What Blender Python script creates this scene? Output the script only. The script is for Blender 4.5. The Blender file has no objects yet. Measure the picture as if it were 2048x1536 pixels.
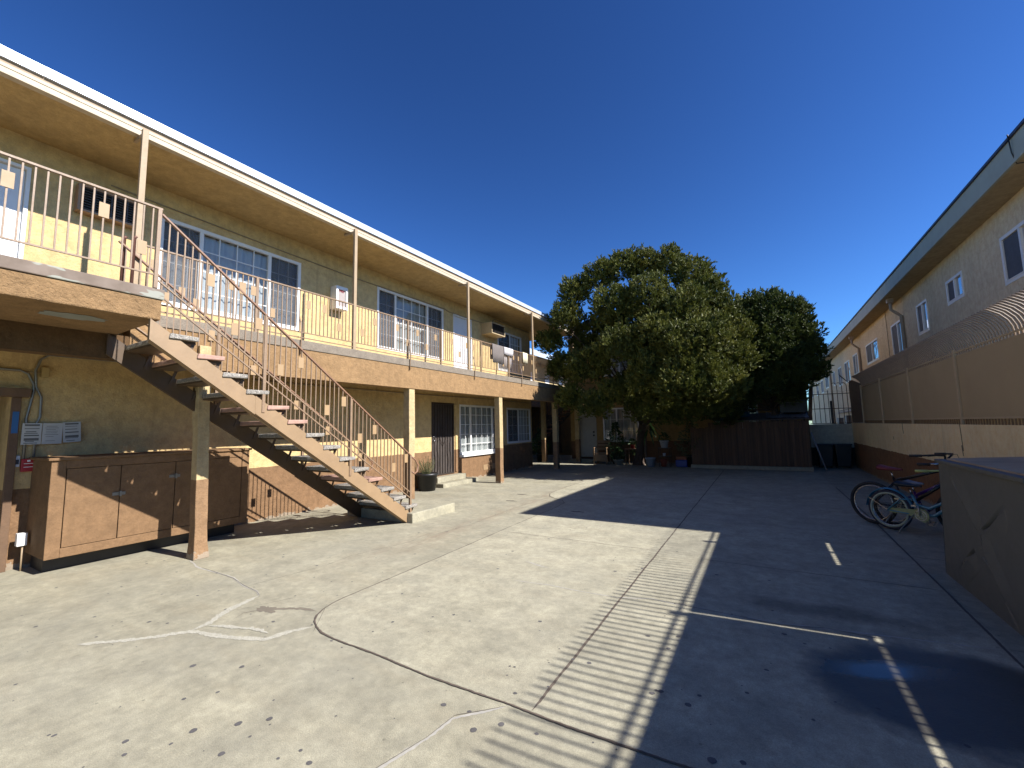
import bpy, math, random
from mathutils import Vector, Matrix, noise
from math import sin, cos, pi, radians, sqrt, atan2
random.seed(7)
S = bpy.context.scene
col = S.collection
# ---------------------------------------------------------------- camera
FPX, YAW, PITCH, ROLL, CH = 848.26, radians(30.4106), radians(5.7892), radians(-1.2208), 1.5
fw = Vector((-sin(YAW)*cos(PITCH), cos(YAW)*cos(PITCH), sin(PITCH)))
rt = Vector((cos(YAW), sin(YAW), 0)); up = rt.cross(fw)
r2 = rt*cos(ROLL)+up*sin(ROLL); u2 = -rt*sin(ROLL)+up*cos(ROLL)
cam = bpy.data.cameras.new('camera'); co = bpy.data.objects.new('camera', cam); col.objects.link(co)
M = Matrix((r2, u2, -fw)).transposed().to_4x4(); M.translation = Vector((0, 0, CH)); co.matrix_world = M
cam.sensor_fit = 'HORIZONTAL'; cam.sensor_width = 36; cam.lens = FPX/2048*36
cam.clip_start = 0.05; cam.clip_end = 1000
S.camera = co
# ---------------------------------------------------------------- sky, sun, exposure
SUN_EL = math.atan(.77); SUN_AZ = radians(5)         # azimuth measured from +X towards +Y
w = bpy.data.worlds.new('World'); S.world = w; w.use_nodes = True
nt = w.node_tree; bg = nt.nodes['Background']
sky = nt.nodes.new('ShaderNodeTexSky'); sky.sky_type = 'NISHITA'; sky.sun_disc = False
sky.sun_elevation = SUN_EL; sky.sun_rotation = pi/2-SUN_AZ
sky.air_density = 1.0; sky.dust_density = .2; sky.ozone_density = 3.0; sky.altitude = 300
gm = nt.nodes.new('ShaderNodeGamma'); gm.inputs[1].default_value = 1.5; nt.links.new(sky.outputs[0], gm.inputs[0])
tn = nt.nodes.new('ShaderNodeMix'); tn.data_type = 'RGBA'; tn.blend_type = 'MULTIPLY'; tn.inputs[0].default_value = 1; tn.inputs[7].default_value = (.37, .55, .74, 1)
nt.links.new(gm.outputs[0], tn.inputs[6]); nt.links.new(tn.outputs[2], bg.inputs[0])
bg.inputs[1].default_value = .05
sl = bpy.data.lights.new('sun', 'SUN'); sl.energy = 4.8; sl.angle = radians(.5); sl.color = (1, .965, .94)
so = bpy.data.objects.new('sun', sl); col.objects.link(so)
sd = Vector((cos(SUN_AZ)*cos(SUN_EL), sin(SUN_AZ)*cos(SUN_EL), sin(SUN_EL)))
so.rotation_euler = sd.to_track_quat('Z', 'Y').to_euler(); so.location = (10, 0, 20)
S.view_settings.view_transform = 'Standard'; S.view_settings.look = 'None'
S.view_settings.exposure = 1.1; S.view_settings.gamma = 1
S.render.engine = 'CYCLES'; S.cycles.max_bounces = 8; S.cycles.transparent_max_bounces = 24
# ---------------------------------------------------------------- materials
MATS = {}
def nodes(m):
    m.use_nodes = True; return m.node_tree, m.node_tree.nodes['Principled BSDF']
def N(nt, t, **k):
    n = nt.nodes.new(t)
    for a, b in k.items():
        if a in n.inputs: n.inputs[a].default_value = b
        else: setattr(n, a, b)
    return n
def geo_pos(nt): return nt.nodes.new('ShaderNodeNewGeometry').outputs['Position']
def noise_n(nt, pos, scale, detail=4, rough=.55, vec=None):
    n = N(nt, 'ShaderNodeTexNoise'); n.inputs['Scale'].default_value = scale
    n.inputs['Detail'].default_value = detail; n.inputs['Roughness'].default_value = rough
    if vec:
        mp = N(nt, 'ShaderNodeMapping'); mp.inputs['Scale'].default_value = vec
        nt.links.new(pos, mp.inputs[0]); pos = mp.outputs[0]
    nt.links.new(pos, n.inputs['Vector']); return n.outputs['Fac']
def ramp(nt, fac, stops):
    r = nt.nodes.new('ShaderNodeValToRGB'); e = r.color_ramp.elements
    while len(e) < len(stops): e.new(.5)
    for q, (p, c) in zip(e, stops): q.position = p; q.color = (*c, 1) if len(c) == 3 else c
    nt.links.new(fac, r.inputs[0]); return r.outputs[0]
def mix(nt, f, a, b, mode='MIX'):
    m = nt.nodes.new('ShaderNodeMix'); m.data_type = 'RGBA'; m.blend_type = mode
    for s, v in ((0, f), (6, a), (7, b)):
        if isinstance(v, (int, float)): m.inputs[s].default_value = v
        elif isinstance(v, tuple): m.inputs[s].default_value = (*v, 1)
        else: nt.links.new(v, m.inputs[s])
    return m.outputs[2]
def mth(nt, op, a, b=0, c=0, clamp=False):
    m = nt.nodes.new('ShaderNodeMath'); m.operation = op; m.use_clamp = clamp
    for i, v in enumerate((a, b, c)):
        if isinstance(v, (int, float)): m.inputs[i].default_value = v
        else: nt.links.new(v, m.inputs[i])
    return m.outputs[0]
def sc(c, k): return tuple(min(1, v*k) for v in c)
K = .71      # real paints here are darker than they look in the picture
KEEP = {'block_wall_paint', 'neighbour_stucco', 'neighbour_soffit', 'grey_block', 'fence_panel_paint', 'fence_rail_paint', 'grey_green_fascia', 'grey_steel_paint'}
def mat(name, c, rough=.6, metal=0, var=.12, scale=6, bump=0, bscale=60, spec=.5, coat=0, fine=0):
    """painted / weathered surface: colour broken by two noises, optional bump"""
    if name in MATS: return MATS[name]
    if name not in KEEP: c = sc(c, K if max(c) < .7 else .85)
    m = bpy.data.materials.new(name); nt, b = nodes(m); p = geo_pos(nt)
    n1 = noise_n(nt, p, scale, 5, .6)
    cc = ramp(nt, n1, [(.25, sc(c, 1-var)), (.5, c), (.78, sc(c, 1+var))])
    if fine:
        n2 = noise_n(nt, p, 140, 2)
        cc = mix(nt, fine, cc, ramp(nt, n2, [(.3, (0, 0, 0)), (.7, (1, 1, 1))]), 'OVERLAY')
    nt.links.new(cc, b.inputs['Base Color'])
    r = noise_n(nt, p, scale*2.3, 3); nt.links.new(mth(nt, 'MULTIPLY_ADD', r, .25, rough-.12), b.inputs['Roughness'])
    b.inputs['Metallic'].default_value = metal; b.inputs['Specular IOR Level'].default_value = spec
    b.inputs['Coat Weight'].default_value = coat
    if bump:
        bm = N(nt, 'ShaderNodeBump'); bm.inputs['Strength'].default_value = bump; bm.inputs['Distance'].default_value = .01
        nt.links.new(noise_n(nt, p, bscale, 4, .6), bm.inputs['Height']); nt.links.new(bm.outputs[0], b.inputs['Normal'])
    MATS[name] = m; return m
def stucco(name, c, dado=None, zsplit=.9, bump=.5, var=.08, dirt=.42, patch=None):
    """lumpy troweled stucco; optional dado paint below zsplit with a hand-cut wavering edge"""
    if name not in KEEP: c = sc(c, K); dado = sc(dado, K) if dado else None
    m = bpy.data.materials.new(name); nt, b = nodes(m); p = geo_pos(nt)
    big = noise_n(nt, p, 1.1, 4); mid = noise_n(nt, p, 9, 5, .65); run = noise_n(nt, p, 1.0, 5, .6, (9, 9, .7))
    def paint(c):
        x = ramp(nt, big, [(.3, sc(c, 1-var)), (.7, sc(c, 1+var))])
        x = mix(nt, .28, x, ramp(nt, mid, [(.35, (.25,)*3), (.65, (.75,)*3)]), 'OVERLAY')
        x = mix(nt, .2, x, ramp(nt, noise_n(nt, p, 55, 4, .7), [(.3, (.25,)*3), (.7, (.75,)*3)]), 'OVERLAY')
        return mix(nt, mth(nt, 'MULTIPLY', ramp(nt, run, [(.52, (0, 0, 0)), (.75, (1, 1, 1))]), dirt), x, sc(c, .6))
    out = paint(c)
    if dado:
        sp = N(nt, 'ShaderNodeSeparateXYZ'); nt.links.new(p, sp.inputs[0])
        z = mth(nt, 'ADD', sp.outputs[2], mth(nt, 'MULTIPLY', mth(nt, 'SUBTRACT', noise_n(nt, p, 3, 2), .5), .05))
        lo = mth(nt, 'LESS_THAN', z, zsplit)
        d = paint(dado)
        # scuffs near the pavement
        foot = mth(nt, 'MULTIPLY', mth(nt, 'LESS_THAN', mth(nt, 'ADD', sp.outputs[2], mth(nt, 'MULTIPLY', noise_n(nt, p, 7, 5, .7), .3)), .19), .55)
        d = mix(nt, foot, d, (.30, .27, .21))
        out = mix(nt, lo, out, d)
    if patch:
        f = ramp(nt, noise_n(nt, p, 2.3, 3, .5), [(.66, (0, 0, 0)), (.68, (1, 1, 1))])
        out = mix(nt, mth(nt, 'MULTIPLY', f, .75), out, patch)
    nt.links.new(out, b.inputs['Base Color']); b.inputs['Roughness'].default_value = .88; b.inputs['Specular IOR Level'].default_value = .25
    h = mth(nt, 'ADD', noise_n(nt, p, 20, 6, .68), mth(nt, 'MULTIPLY', noise_n(nt, p, 120, 3), .35))
    h = mth(nt, 'ADD', h, mth(nt, 'MULTIPLY', noise_n(nt, p, 5, 3), .8))
    bm = N(nt, 'ShaderNodeBump'); bm.inputs['Strength'].default_value = bump; bm.inputs['Distance'].default_value = .028
    nt.links.new(h, bm.inputs['Height']); nt.links.new(bm.outputs[0], b.inputs['Normal'])
    MATS[name] = m; return m
def concrete(name, c, tint, wet=False, warm=.3):
    c = (c[0]*K*.97, c[1]*K*.985, c[2]*K*1.03); tint = sc(tint, K)
    m = bpy.data.materials.new(name); nt, b = nodes(m); p = geo_pos(nt)
    big = noise_n(nt, p, .55, 5, .6); mid = noise_n(nt, p, 3.2, 6, .68); spk = noise_n(nt, p, 170, 2, .6); run = noise_n(nt, p, 2.0, 5, .6, (.5, 2.2, 1))
    x = ramp(nt, big, [(.3, sc(c, .86)), (.5, c), (.72, sc(c, 1.1))])
    x = mix(nt, .55, x, ramp(nt, mid, [(.3, (.3,)*3), (.7, (.70,)*3)]), 'OVERLAY')
    x = mix(nt, .45, x, ramp(nt, noise_n(nt, p, 14, 5, .7), [(.3, (.3,)*3), (.7, (.7,)*3)]), 'OVERLAY')
    x = mix(nt, mth(nt, 'MULTIPLY', ramp(nt, run, [(.5, (0, 0, 0)), (.78, (1, 1, 1))]), warm), x, tint)
    x = mix(nt, .30, x, ramp(nt, spk, [(.3, (.15,)*3), (.7, (.85,)*3)]), 'OVERLAY')
    # worn pale salts
    x = mix(nt, mth(nt, 'MULTIPLY', ramp(nt, noise_n(nt, p, 6, 6, .75), [(.58, (0, 0, 0)), (.74, (1, 1, 1))]), .35), x, sc(c, 1.35))
    # dark spatter specks
    v = N(nt, 'ShaderNodeTexVoronoi'); v.inputs['Scale'].default_value = 5.5; nt.links.new(p, v.inputs['Vector'])
    s1 = mth(nt, 'MULTIPLY', mth(nt, 'LESS_THAN', v.outputs['Distance'], .045), .5)
    x = mix(nt, s1, x, sc(c, .35))
    rough = .86; bs = .35
    sp = N(nt, 'ShaderNodeSeparateXYZ'); nt.links.new(p, sp.inputs[0]); X, Y = sp.outputs[0], sp.outputs[1]
    # grime plus shade put into the colour, deepening towards the left building
    gr = mth(nt, 'MULTIPLY', mth(nt, 'SUBTRACT', mth(nt, 'MULTIPLY', X, -1), 5.0, clamp=False), .35, clamp=True)
    x = mix(nt, mth(nt, 'MULTIPLY', mth(nt, 'MULTIPLY', gr, ramp(nt, noise_n(nt, p, 1.3, 5, .6, (.6, 1.6, 1)), [(.4, (0, 0, 0)), (.65, (1, 1, 1))])), .55), x, (.15, .13, .085))
    if name == 'old_pavement':
        bx = mth(nt, 'ADD', X, mth(nt, 'MULTIPLY_ADD', noise_n(nt, p, .5, 2), .7, 3.75))
        band = mth(nt, 'SUBTRACT', 1.0, mth(nt, 'MULTIPLY', mth(nt, 'ABSOLUTE', bx), 2.6), clamp=True)
        far = mth(nt, 'MULTIPLY', mth(nt, 'SUBTRACT', Y, 2.6), .6, clamp=True)
        st_ = mth(nt, 'MULTIPLY', mth(nt, 'MULTIPLY', band, far), ramp(nt, noise_n(nt, p, 3, 5, .65, (3, .8, 1)), [(.38, (0, 0, 0)), (.62, (1, 1, 1))]))
        x = mix(nt, mth(nt, 'MULTIPLY', st_, .6), x, sc((.30, .225, .15), K))
    big2 = ramp(nt, noise_n(nt, p, .9, 6, .7), [(.40, (0, 0, 0)), (.66, (1, 1, 1))])
    x = mix(nt, mth(nt, 'MULTIPLY', big2, .30), x, sc((.30, .29, .235), K))
    if wet:
        def ell(cx, cy, rx, ry, rot, soft, amp):
            dx = mth(nt, 'SUBTRACT', X, cx); dy = mth(nt, 'SUBTRACT', Y, cy)
            a = mth(nt, 'DIVIDE', mth(nt, 'ADD', mth(nt, 'MULTIPLY', dx, cos(rot)), mth(nt, 'MULTIPLY', dy, sin(rot))), rx)
            q = mth(nt, 'DIVIDE', mth(nt, 'SUBTRACT', mth(nt, 'MULTIPLY', dy, cos(rot)), mth(nt, 'MULTIPLY', dx, sin(rot))), ry)
            d = mth(nt, 'SQRT', mth(nt, 'ADD', mth(nt, 'MULTIPLY', a, a), mth(nt, 'MULTIPLY', q, q)))
            d = mth(nt, 'ADD', d, mth(nt, 'MULTIPLY', mth(nt, 'SUBTRACT', noise_n(nt, p, 3.2, 4, .6), .5), amp))
            return mth(nt, 'MULTIPLY', mth(nt, 'SUBTRACT', 1.0, d), soft, clamp=True)
        damp = ell(.80, 3.34, .76, .60, .35, 4, .55); pool = ell(.52, 3.45, .44, .13, .42, 1.6, 1.5)
        d2 = mth(nt, 'MULTIPLY', ell(.25, 4.25, .95, .2, .05, 1.6, 1.0), .55)
        wetf = mth(nt, 'MAXIMUM', damp, d2)
        x = mix(nt, mth(nt, 'MULTIPLY', wetf, .86), x, (.028, .026, .024))
        nt.links.new(mth(nt, 'SUBTRACT', mth(nt, 'MULTIPLY_ADD', damp, -.53, rough), mth(nt, 'MULTIPLY', pool, .23)), b.inputs['Roughness'])
        bst = mth(nt, 'MULTIPLY', mth(nt, 'SUBTRACT', 1.0, pool), bs)
    else: b.inputs['Roughness'].default_value = rough
    nt.links.new(x, b.inputs['Base Color']); b.inputs['Specular IOR Level'].default_value = .4
    bm = N(nt, 'ShaderNodeBump'); bm.inputs['Distance'].default_value = .006
    if wet: nt.links.new(bst, bm.inputs['Strength'])
    else: bm.inputs['Strength'].default_value = bs
    h = mth(nt, 'ADD', spk, mth(nt, 'MULTIPLY', mid, 1.5)); nt.links.new(h, bm.inputs['Height'])
    nt.links.new(bm.outputs[0], b.inputs['Normal']); MATS[name] = m; return m
def glass(name, tint=(.75, .8, .82), refl=.06):
    m = bpy.data.materials.new(name); m.use_nodes = True; nt = m.node_tree; nt.nodes.clear()
    o = N(nt, 'ShaderNodeOutputMaterial'); t = N(nt, 'ShaderNodeBsdfTransparent'); g = N(nt, 'ShaderNodeBsdfGlossy')
    t.inputs[0].default_value = (*tint, 1); g.inputs['Roughness'].default_value = .02
    ge = nt.nodes.new('ShaderNodeNewGeometry'); dt = N(nt, 'ShaderNodeVectorMath', operation='DOT_PRODUCT')
    nt.links.new(ge.outputs['Incoming'], dt.inputs[0]); nt.links.new(ge.outputs['Normal'], dt.inputs[1])
    f = mth(nt, 'POWER', mth(nt, 'SUBTRACT', 1.0, mth(nt, 'ABSOLUTE', dt.outputs['Value'])), 4.0)
    mx = N(nt, 'ShaderNodeMixShader'); nt.links.new(mth(nt, 'MULTIPLY_ADD', f, 1-refl, refl, clamp=True), mx.inputs[0])
    nt.links.new(t.outputs[0], mx.inputs[1]); nt.links.new(g.outputs[0], mx.inputs[2]); nt.links.new(mx.outputs[0], o.inputs[0])
    MATS[name] = m; return m
def leafmat(name, a, b_, c, scale=1.6, dry=None):
    a, b_, c = sc(a, .78), sc(b_, .78), sc(c, .78)
    m = bpy.data.materials.new(name); nt, b = nodes(m); p = geo_pos(nt)
    n1 = noise_n(nt, p, scale, 4, .7); n2 = noise_n(nt, p, 19, 2)
    x = ramp(nt, n1, [(.3, a), (.5, b_), (.68, c)])
    x = mix(nt, .45, x, ramp(nt, n2, [(.3, (.2,)*3), (.7, (.8,)*3)]), 'OVERLAY')
    if dry: x = mix(nt, ramp(nt, noise_n(nt, p, 4.3, 4, .7), [(.68, (0, 0, 0)), (.75, (1, 1, 1))]), x, dry)
    nt.links.new(x, b.inputs['Base Color']); b.inputs['Roughness'].default_value = .55
    b.inputs['Specular IOR Level'].default_value = .3
    tr = N(nt, 'ShaderNodeBsdfTranslucent'); nt.links.new(x, tr.inputs[0]); mx = N(nt, 'ShaderNodeMixShader'); mx.inputs[0].default_value = .22
    nt.links.new(b.outputs[0], mx.inputs[1]); nt.links.new(tr.outputs[0], mx.inputs[2]); nt.links.new(mx.outputs[0], nt.nodes['Material Output'].inputs[0])
    MATS[name] = m; return m
CREAM = stucco('cream_stucco', (.72, .525, .245), (.255, .148, .074), .90)
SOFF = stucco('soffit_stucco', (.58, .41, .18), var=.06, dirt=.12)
BEAM = stucco('tan_beam_stucco', (.35, .215, .10), bump=.6, dirt=.3)
BEAMP = stucco('patched_beam_stucco', (.35, .215, .10), bump=.95, dirt=.3)
DARKB = stucco('brown_beam_paint', (.14, .08, .035), bump=.4)
YEL = stucco('yellow_stucco', (.42, .27, .10), (.18, .10, .055), .85)
NBR = stucco('neighbour_stucco', (.64, .52, .345), bump=.4, dirt=.35)
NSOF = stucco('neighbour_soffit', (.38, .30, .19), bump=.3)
NFAS = mat('grey_green_fascia', (.30, .32, .27), .7, var=.1, scale=3, bump=.1)
WALLR = stucco('block_wall_paint', (.82, .64, .36), (.22, .115, .055), .78, bump=.5, dirt=.4)
GREYW = stucco('grey_block', (.54, .46, .33), (.05, .04, .03), .62, bump=.3)
BROWN = stucco('cabinet_brown', (.245, .145, .072), bump=.35, dirt=.2)
RAILP = mat('rail_paint', (.31, .205, .12), .5, var=.14, scale=9, fine=.2)
STRP = mat('stringer_paint', (.36, .238, .125), .55, var=.12, scale=5, bump=.15, bscale=30)
PLATE = mat('plate_paint', (.44, .29, .145), .55, var=.08)
POSTP = mat('post_paint', (.43, .31, .18), .6, var=.12, scale=8, bump=.2)
FASC = mat('fascia_paint', (.60, .50, .35), .65, var=.12, scale=12, bump=.2, bscale=40)
GROOVE = mat('fascia_groove_paint', (.40, .28, .17), .7, var=.15)
FLASH = mat('galvanised_flashing', (.62, .70, .82), .40, metal=.3, var=.12, scale=3)
DECKE = mat('deck_edge_coating', (.25, .205, .15), .85, var=.22, scale=7, bump=.4, bscale=25, fine=.4)
def _patched():
    m = bpy.data.materials.new('peeling_deck_edge'); nt, b = nodes(m); p = geo_pos(nt)
    x = ramp(nt, noise_n(nt, p, 5, 5, .6), [(.35, (.135, .10, .072)), (.6, (.185, .142, .108))])
    f = ramp(nt, noise_n(nt, p, 2.6, 3, .5, (1, 1, 3.5)), [(.56, (0, 0, 0)), (.58, (1, 1, 1))])
    x = mix(nt, f, x, (.26, .26, .21)); nt.links.new(x, b.inputs['Base Color']); b.inputs['Roughness'].default_value = .8; return m
PEEL = _patched()
WHITE = mat('white_vinyl', (.80, .79, .75), .4, var=.05)
DOORW = mat('white_door_paint', (.74, .75, .76), .45, var=.06, scale=3)
CURT = mat('pale_curtain', (.62, .59, .54), .8, var=.12, scale=4)
BLIND = mat('white_blind', (.68, .66, .62), .6, var=.06)
SCREEN = mat('dark_insect_screen', (.10, .11, .13), .7, var=.15)
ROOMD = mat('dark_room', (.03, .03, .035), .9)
GLASS = glass('window_glass'); GLASSN = glass('neighbour_glass', (.5, .55, .6), .6)
IRON = mat('dark_bronze_iron', (.045, .032, .025), .5, var=.2)
MESHD = mat('security_mesh', (.07, .055, .045), .7, var=.2)
STEEL = mat('brushed_steel', (.55, .55, .56), .25, metal=1, var=.08)
GALV = mat('grey_conduit', (.30, .30, .27), .45, metal=.5, var=.15)
BLK = mat('black_plastic', (.018, .018, .019), .45, var=.2)
RUB = mat('black_rubber', (.02, .02, .021), .8)
TREAD = mat('aggregate_tread', (.34, .31, .26), .9, var=.45, scale=45, bump=.9, bscale=90, fine=.7)
TREADP = mat('pink_painted_tread', (.50, .30, .22), .7, var=.25, scale=14, bump=.4)
WOOD = mat('old_wood', (.16, .09, .045), .75, var=.25, scale=9, bump=.3)
SHED = None
def _planks():
    m = bpy.data.materials.new('redwood_planks'); nt, b = nodes(m); p = geo_pos(nt)
    a = noise_n(nt, p, 3, 5, .6, (14, 14, .7)); q = noise_n(nt, p, 1.1, 2, .5, (9, 1, .01))
    x = ramp(nt, a, [(.3, (.06, .034, .018)), (.7, (.12, .066, .034))]); x = mix(nt, .5, x, ramp(nt, q, [(.35, (.2,)*3), (.65, (.8,)*3)]), 'OVERLAY')
    nt.links.new(x, b.inputs['Base Color']); b.inputs['Roughness'].default_value = .8; return m
SHED = _planks()
BARK = mat('bark', (.085, .058, .04), .9, var=.35, scale=12, bump=.8, bscale=35)
LEAF = leafmat('juniper_leaf', (.060, .074, .014), (.12, .135, .022), (.21, .20, .038), 1.7, (.17, .12, .06))
LEAFD = leafmat('darker_juniper_leaf', (.042, .060, .014), (.075, .098, .020), (.125, .145, .032), 1.5)
PLANT = leafmat('potted_leaf', (.03, .07, .018), (.05, .10, .03), (.09, .14, .05), 4)
SAGE = leafmat('rosemary_leaf', (.10, .11, .045), (.15, .16, .07), (.22, .21, .11), 6)
DUMP = mat('grey_steel_paint', (.105, .105, .092), .55, var=.06, scale=5, bump=.12, bscale=18)
DUMPL = mat('lid_plywood', (.68, .50, .32), .95, var=.2, scale=3, spec=.15)
ROOF = mat('roof_gravel', (.4, .4, .38), .9)
DFASC = mat('dark_roof_edge', (.035, .03, .06), .5)
RED = mat('red_plastic', (.42, .02, .025), .4)
PAPER = mat('paper_notice', (.60, .60, .55), .8, var=.04)
INK = mat('grey_ink', (.16, .16, .15), .8)
BLUE = mat('blue_cloth', (.015, .10, .16), .7, var=.15)
BLUEB = mat('blue_bag', (.02, .05, .30), .4)
WPL = mat('white_plastic', (.62, .64, .66), .4)
TOWEL = mat('grey_towel', (.20, .17, .15), .95, var=.15, bump=.5, bscale=200)
TOWELW = mat('white_towel', (.66, .62, .60), .95, var=.08, bump=.5, bscale=200)
TOWELC = mat('cream_towel', (.70, .62, .42), .95, var=.08, bump=.5, bscale=200)
# ---------------------------------------------------------------- mesh builder
class MB:
    def __init__(s): s.v = []; s.f = []; s.sm = []
    def add(s, vs, fs, smooth=False):
        o = len(s.v); s.v += [Vector(v) for v in vs]; s.f += [tuple(i+o for i in f) for f in fs]; s.sm += [smooth]*len(fs); return s
    def box(s, x0, x1, y0, y1, z0, z1):
        x0, x1 = sorted((x0, x1)); y0, y1 = sorted((y0, y1)); z0, z1 = sorted((z0, z1))
        return s.add([(x, y, z) for z in (z0, z1) for y in (y0, y1) for x in (x0, x1)],
                     [(0, 2, 3, 1), (4, 5, 7, 6), (0, 1, 5, 4), (2, 6, 7, 3), (0, 4, 6, 2), (1, 3, 7, 5)])
    def bar(s, a, b, w_, h, upv=(0, 0, 1)):
        a = Vector(a); b = Vector(b); d = (b-a).normalized(); u = Vector(upv)
        if abs(d.dot(u)) > .98: u = Vector((0, 1, 0))
        r = d.cross(u).normalized(); u = r.cross(d)
        vs = [p+r*(i*w_/2)+u*(j*h/2) for p in (a, b) for i, j in ((-1, -1), (1, -1), (1, 1), (-1, 1))]
        return s.add(vs, [(3, 2, 1, 0), (4, 5, 6, 7), (0, 1, 5, 4), (1, 2, 6, 5), (2, 3, 7, 6), (3, 0, 4, 7)])
    def tube(s, pts, r, n=7, caps=True):
        pts = [Vector(p) for p in pts]; rs = r if isinstance(r, (list, tuple)) else [r]*len(pts)
        vs = []; fs = []; pr = None
        for i, p in enumerate(pts):
            d = (pts[min(i+1, len(pts)-1)]-pts[max(i-1, 0)]).normalized()
            if pr is None:
                pr = d.orthogonal().normalized()
            else: pr = (pr-d*pr.dot(d)).normalized()
            q = d.cross(pr)
            vs += [p+(pr*cos(2*pi*k/n)+q*sin(2*pi*k/n))*rs[i] for k in range(n)]
        for i in range(len(pts)-1):
            for k in range(n):
                a = i*n+k; b = i*n+(k+1) % n; fs.append((a, b, b+n, a+n))
        if caps: fs += [tuple(reversed(range(n))), tuple(range((len(pts)-1)*n, len(pts)*n))]
        return s.add(vs, fs, n > 5)
    def lathe(s, c, prof, n=20, axis=None):
        vs = []; fs = []; c = Vector(c)
        for r, z in prof: vs += [c+Vector((r*cos(2*pi*k/n), r*sin(2*pi*k/n), z)) for k in range(n)]
        for i in range(len(prof)-1):
            for k in range(n):
                a = i*n+k; b = i*n+(k+1) % n; fs.append((a, b, b+n, a+n))
        return s.add(vs, fs, True)
    def ring(s, c, R, r, ax, up_, n=36, m=8, a0=0, a1=2*pi):
        c = Vector(c); ax = Vector(ax).normalized(); up_ = Vector(up_).normalized()
        full = abs(a1-a0-2*pi) < 1e-6; K = n if full else n+1
        vs = []; fs = []
        for i in range(K):
            t = a0+(a1-a0)*i/n; d = ax*cos(t)+up_*sin(t); nrm = ax.cross(up_)
            vs += [c+d*(R+r*cos(2*pi*k/m))+nrm*(r*sin(2*pi*k/m)) for k in range(m)]
        for i in range(n):
            for k in range(m):
                a = (i % K)*m+k; b = (i % K)*m+(k+1) % m; e = ((i+1) % K)*m+k; g = ((i+1) % K)*m+(k+1) % m
                fs.append((a, b, g, e))
        return s.add(vs, fs, True)
    def strip(s, pts, w_, z, jit=.0, thick=.002):
        """thin irregular sheet along a 2-D path on the pavement"""
        P = []
        for i in range(len(pts)-1):
            a = Vector((*pts[i], 0)); b = Vector((*pts[i+1], 0)); n = max(1, int((b-a).length/.012))
            P += [a.lerp(b, k/n) for k in range(n)]
        P.append(Vector((*pts[-1], 0))); vs = []; L = len(P)
        for i, p in enumerate(P):
            d = P[min(i+1, L-1)]-P[max(i-1, 0)]; nn = Vector((-d.y, d.x, 0)).normalized()
            tp = min(1, .15+min(i, L-1-i)/9) if jit > .3 else 1
            off = nn*(jit*.7*w_*noise.noise(p*3+Vector((7, 0, 0))))
            e = [w_/2*tp*max(.12, 1+jit*(1.1*noise.noise(p*7+Vector((0, 0, q)))+.9*noise.noise(p*38+Vector((0, 0, q))))) for q in (3, 9)]
            vs += [p+off+nn*e[0]+Vector((0, 0, z)), p+off-nn*e[1]+Vector((0, 0, z))]
        return s.add(vs, [(2*i+1, 2*i+3, 2*i+2, 2*i) for i in range(L-1)])
    def build(s, name, m, parent=None, origin=None):
        me = bpy.data.meshes.new(name); o = bpy.data.objects.new(name, me); col.objects.link(o)
        org = worldloc(parent) if parent else Vector(origin or (0, 0, 0))
        if parent: o.parent = parent
        else: o.location = org
        if parent and origin: o.location = Vector(origin)-org; org = Vector(origin)
        me.from_pydata([v-org for v in s.v], [], s.f)
        me.polygons.foreach_set('use_smooth', s.sm); me.materials.append(m); me.update(); return o
def worldloc(o):
    v = Vector((0, 0, 0))
    while o: v += o.location; o = o.parent
    return v
def tag(o, label=None, cat=None, group=None, kind=None):
    for k, v in (('label', label), ('category', cat), ('group', group), ('kind', kind)):
        if v: o[k] = v
    return o
def thing(name, loc, label, cat, group=None):
    o = bpy.data.objects.new(name, None); col.objects.link(o); o.location = loc; o.empty_display_size = .2
    return tag(o, label, cat, group)
def copy_of(o, parent, loc):
    c = o.copy(); col.objects.link(c); c.parent = parent; c.location = loc; return c
def bevel(o, w_=.006, n=2):
    b = o.modifiers.new('bevel', 'BEVEL'); b.width = w_; b.segments = n; b.limit_method = 'ANGLE'; return o
def structure(name, mb, m): return tag(mb.build(name, m), kind='structure')
# ================================================================ PAVEMENT
CONC = concrete('old_pavement', (.43, .39, .262), (.36, .30, .19), wet=True, warm=.35)
CONC2 = concrete('slab_pavement', (.49, .445, .30), (.44, .37, .24), wet=True, warm=.25)
g = MB(); g.add([(-120, -120, 0), (120, -120, 0), (120, 120, 0), (-120, 120, 0)], [(0, 1, 2, 3)])
structure('courtyard_ground', g, CONC)
SL = [(1.27, 2.11), (-.39, 2.11), (-.93, 2.09), (-1.28, 2.10), (-1.89, 2.09), (-2.36, 2.115), (-2.78, 2.12), (-2.95, 2.14), (-3.07, 2.18), (-3.17, 2.235), (-3.25, 2.31), (-3.31, 2.41),
      (-3.345, 2.52), (-3.36, 2.66), (-3.36, 3.0), (-3.37, 4.1), (-3.40, 5.74), (-3.41, 7.3), (-3.45, 7.8), (-3.62, 8.08), (-3.85, 8.22), (-4.06, 8.42), (-4.2, 8.72), (-4.26, 9.2), (-4.27, 11), (-4.27, 15.2), (1.27, 15.2)]
g = MB(); g.add([(x, y, .004) for x, y in SL], [tuple(reversed(range(len(SL))))])
structure('concrete_slab', g, CONC2)
JD = mat('joint_dirt', (.15, .115, .085), .95, var=.3, scale=30)
JP = mat('pale_patching_cement', (.52, .49, .385), .9, var=.12, scale=20, fine=.3)
JP2 = mat('thin_crack_edge', (.50, .47, .40), .9, var=.15, scale=20)
CR = mat('crack_dark', (.16, .135, .10), .95)
ST = mat('water_stain', (.24, .205, .15), .9, var=.2, scale=4)
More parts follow.
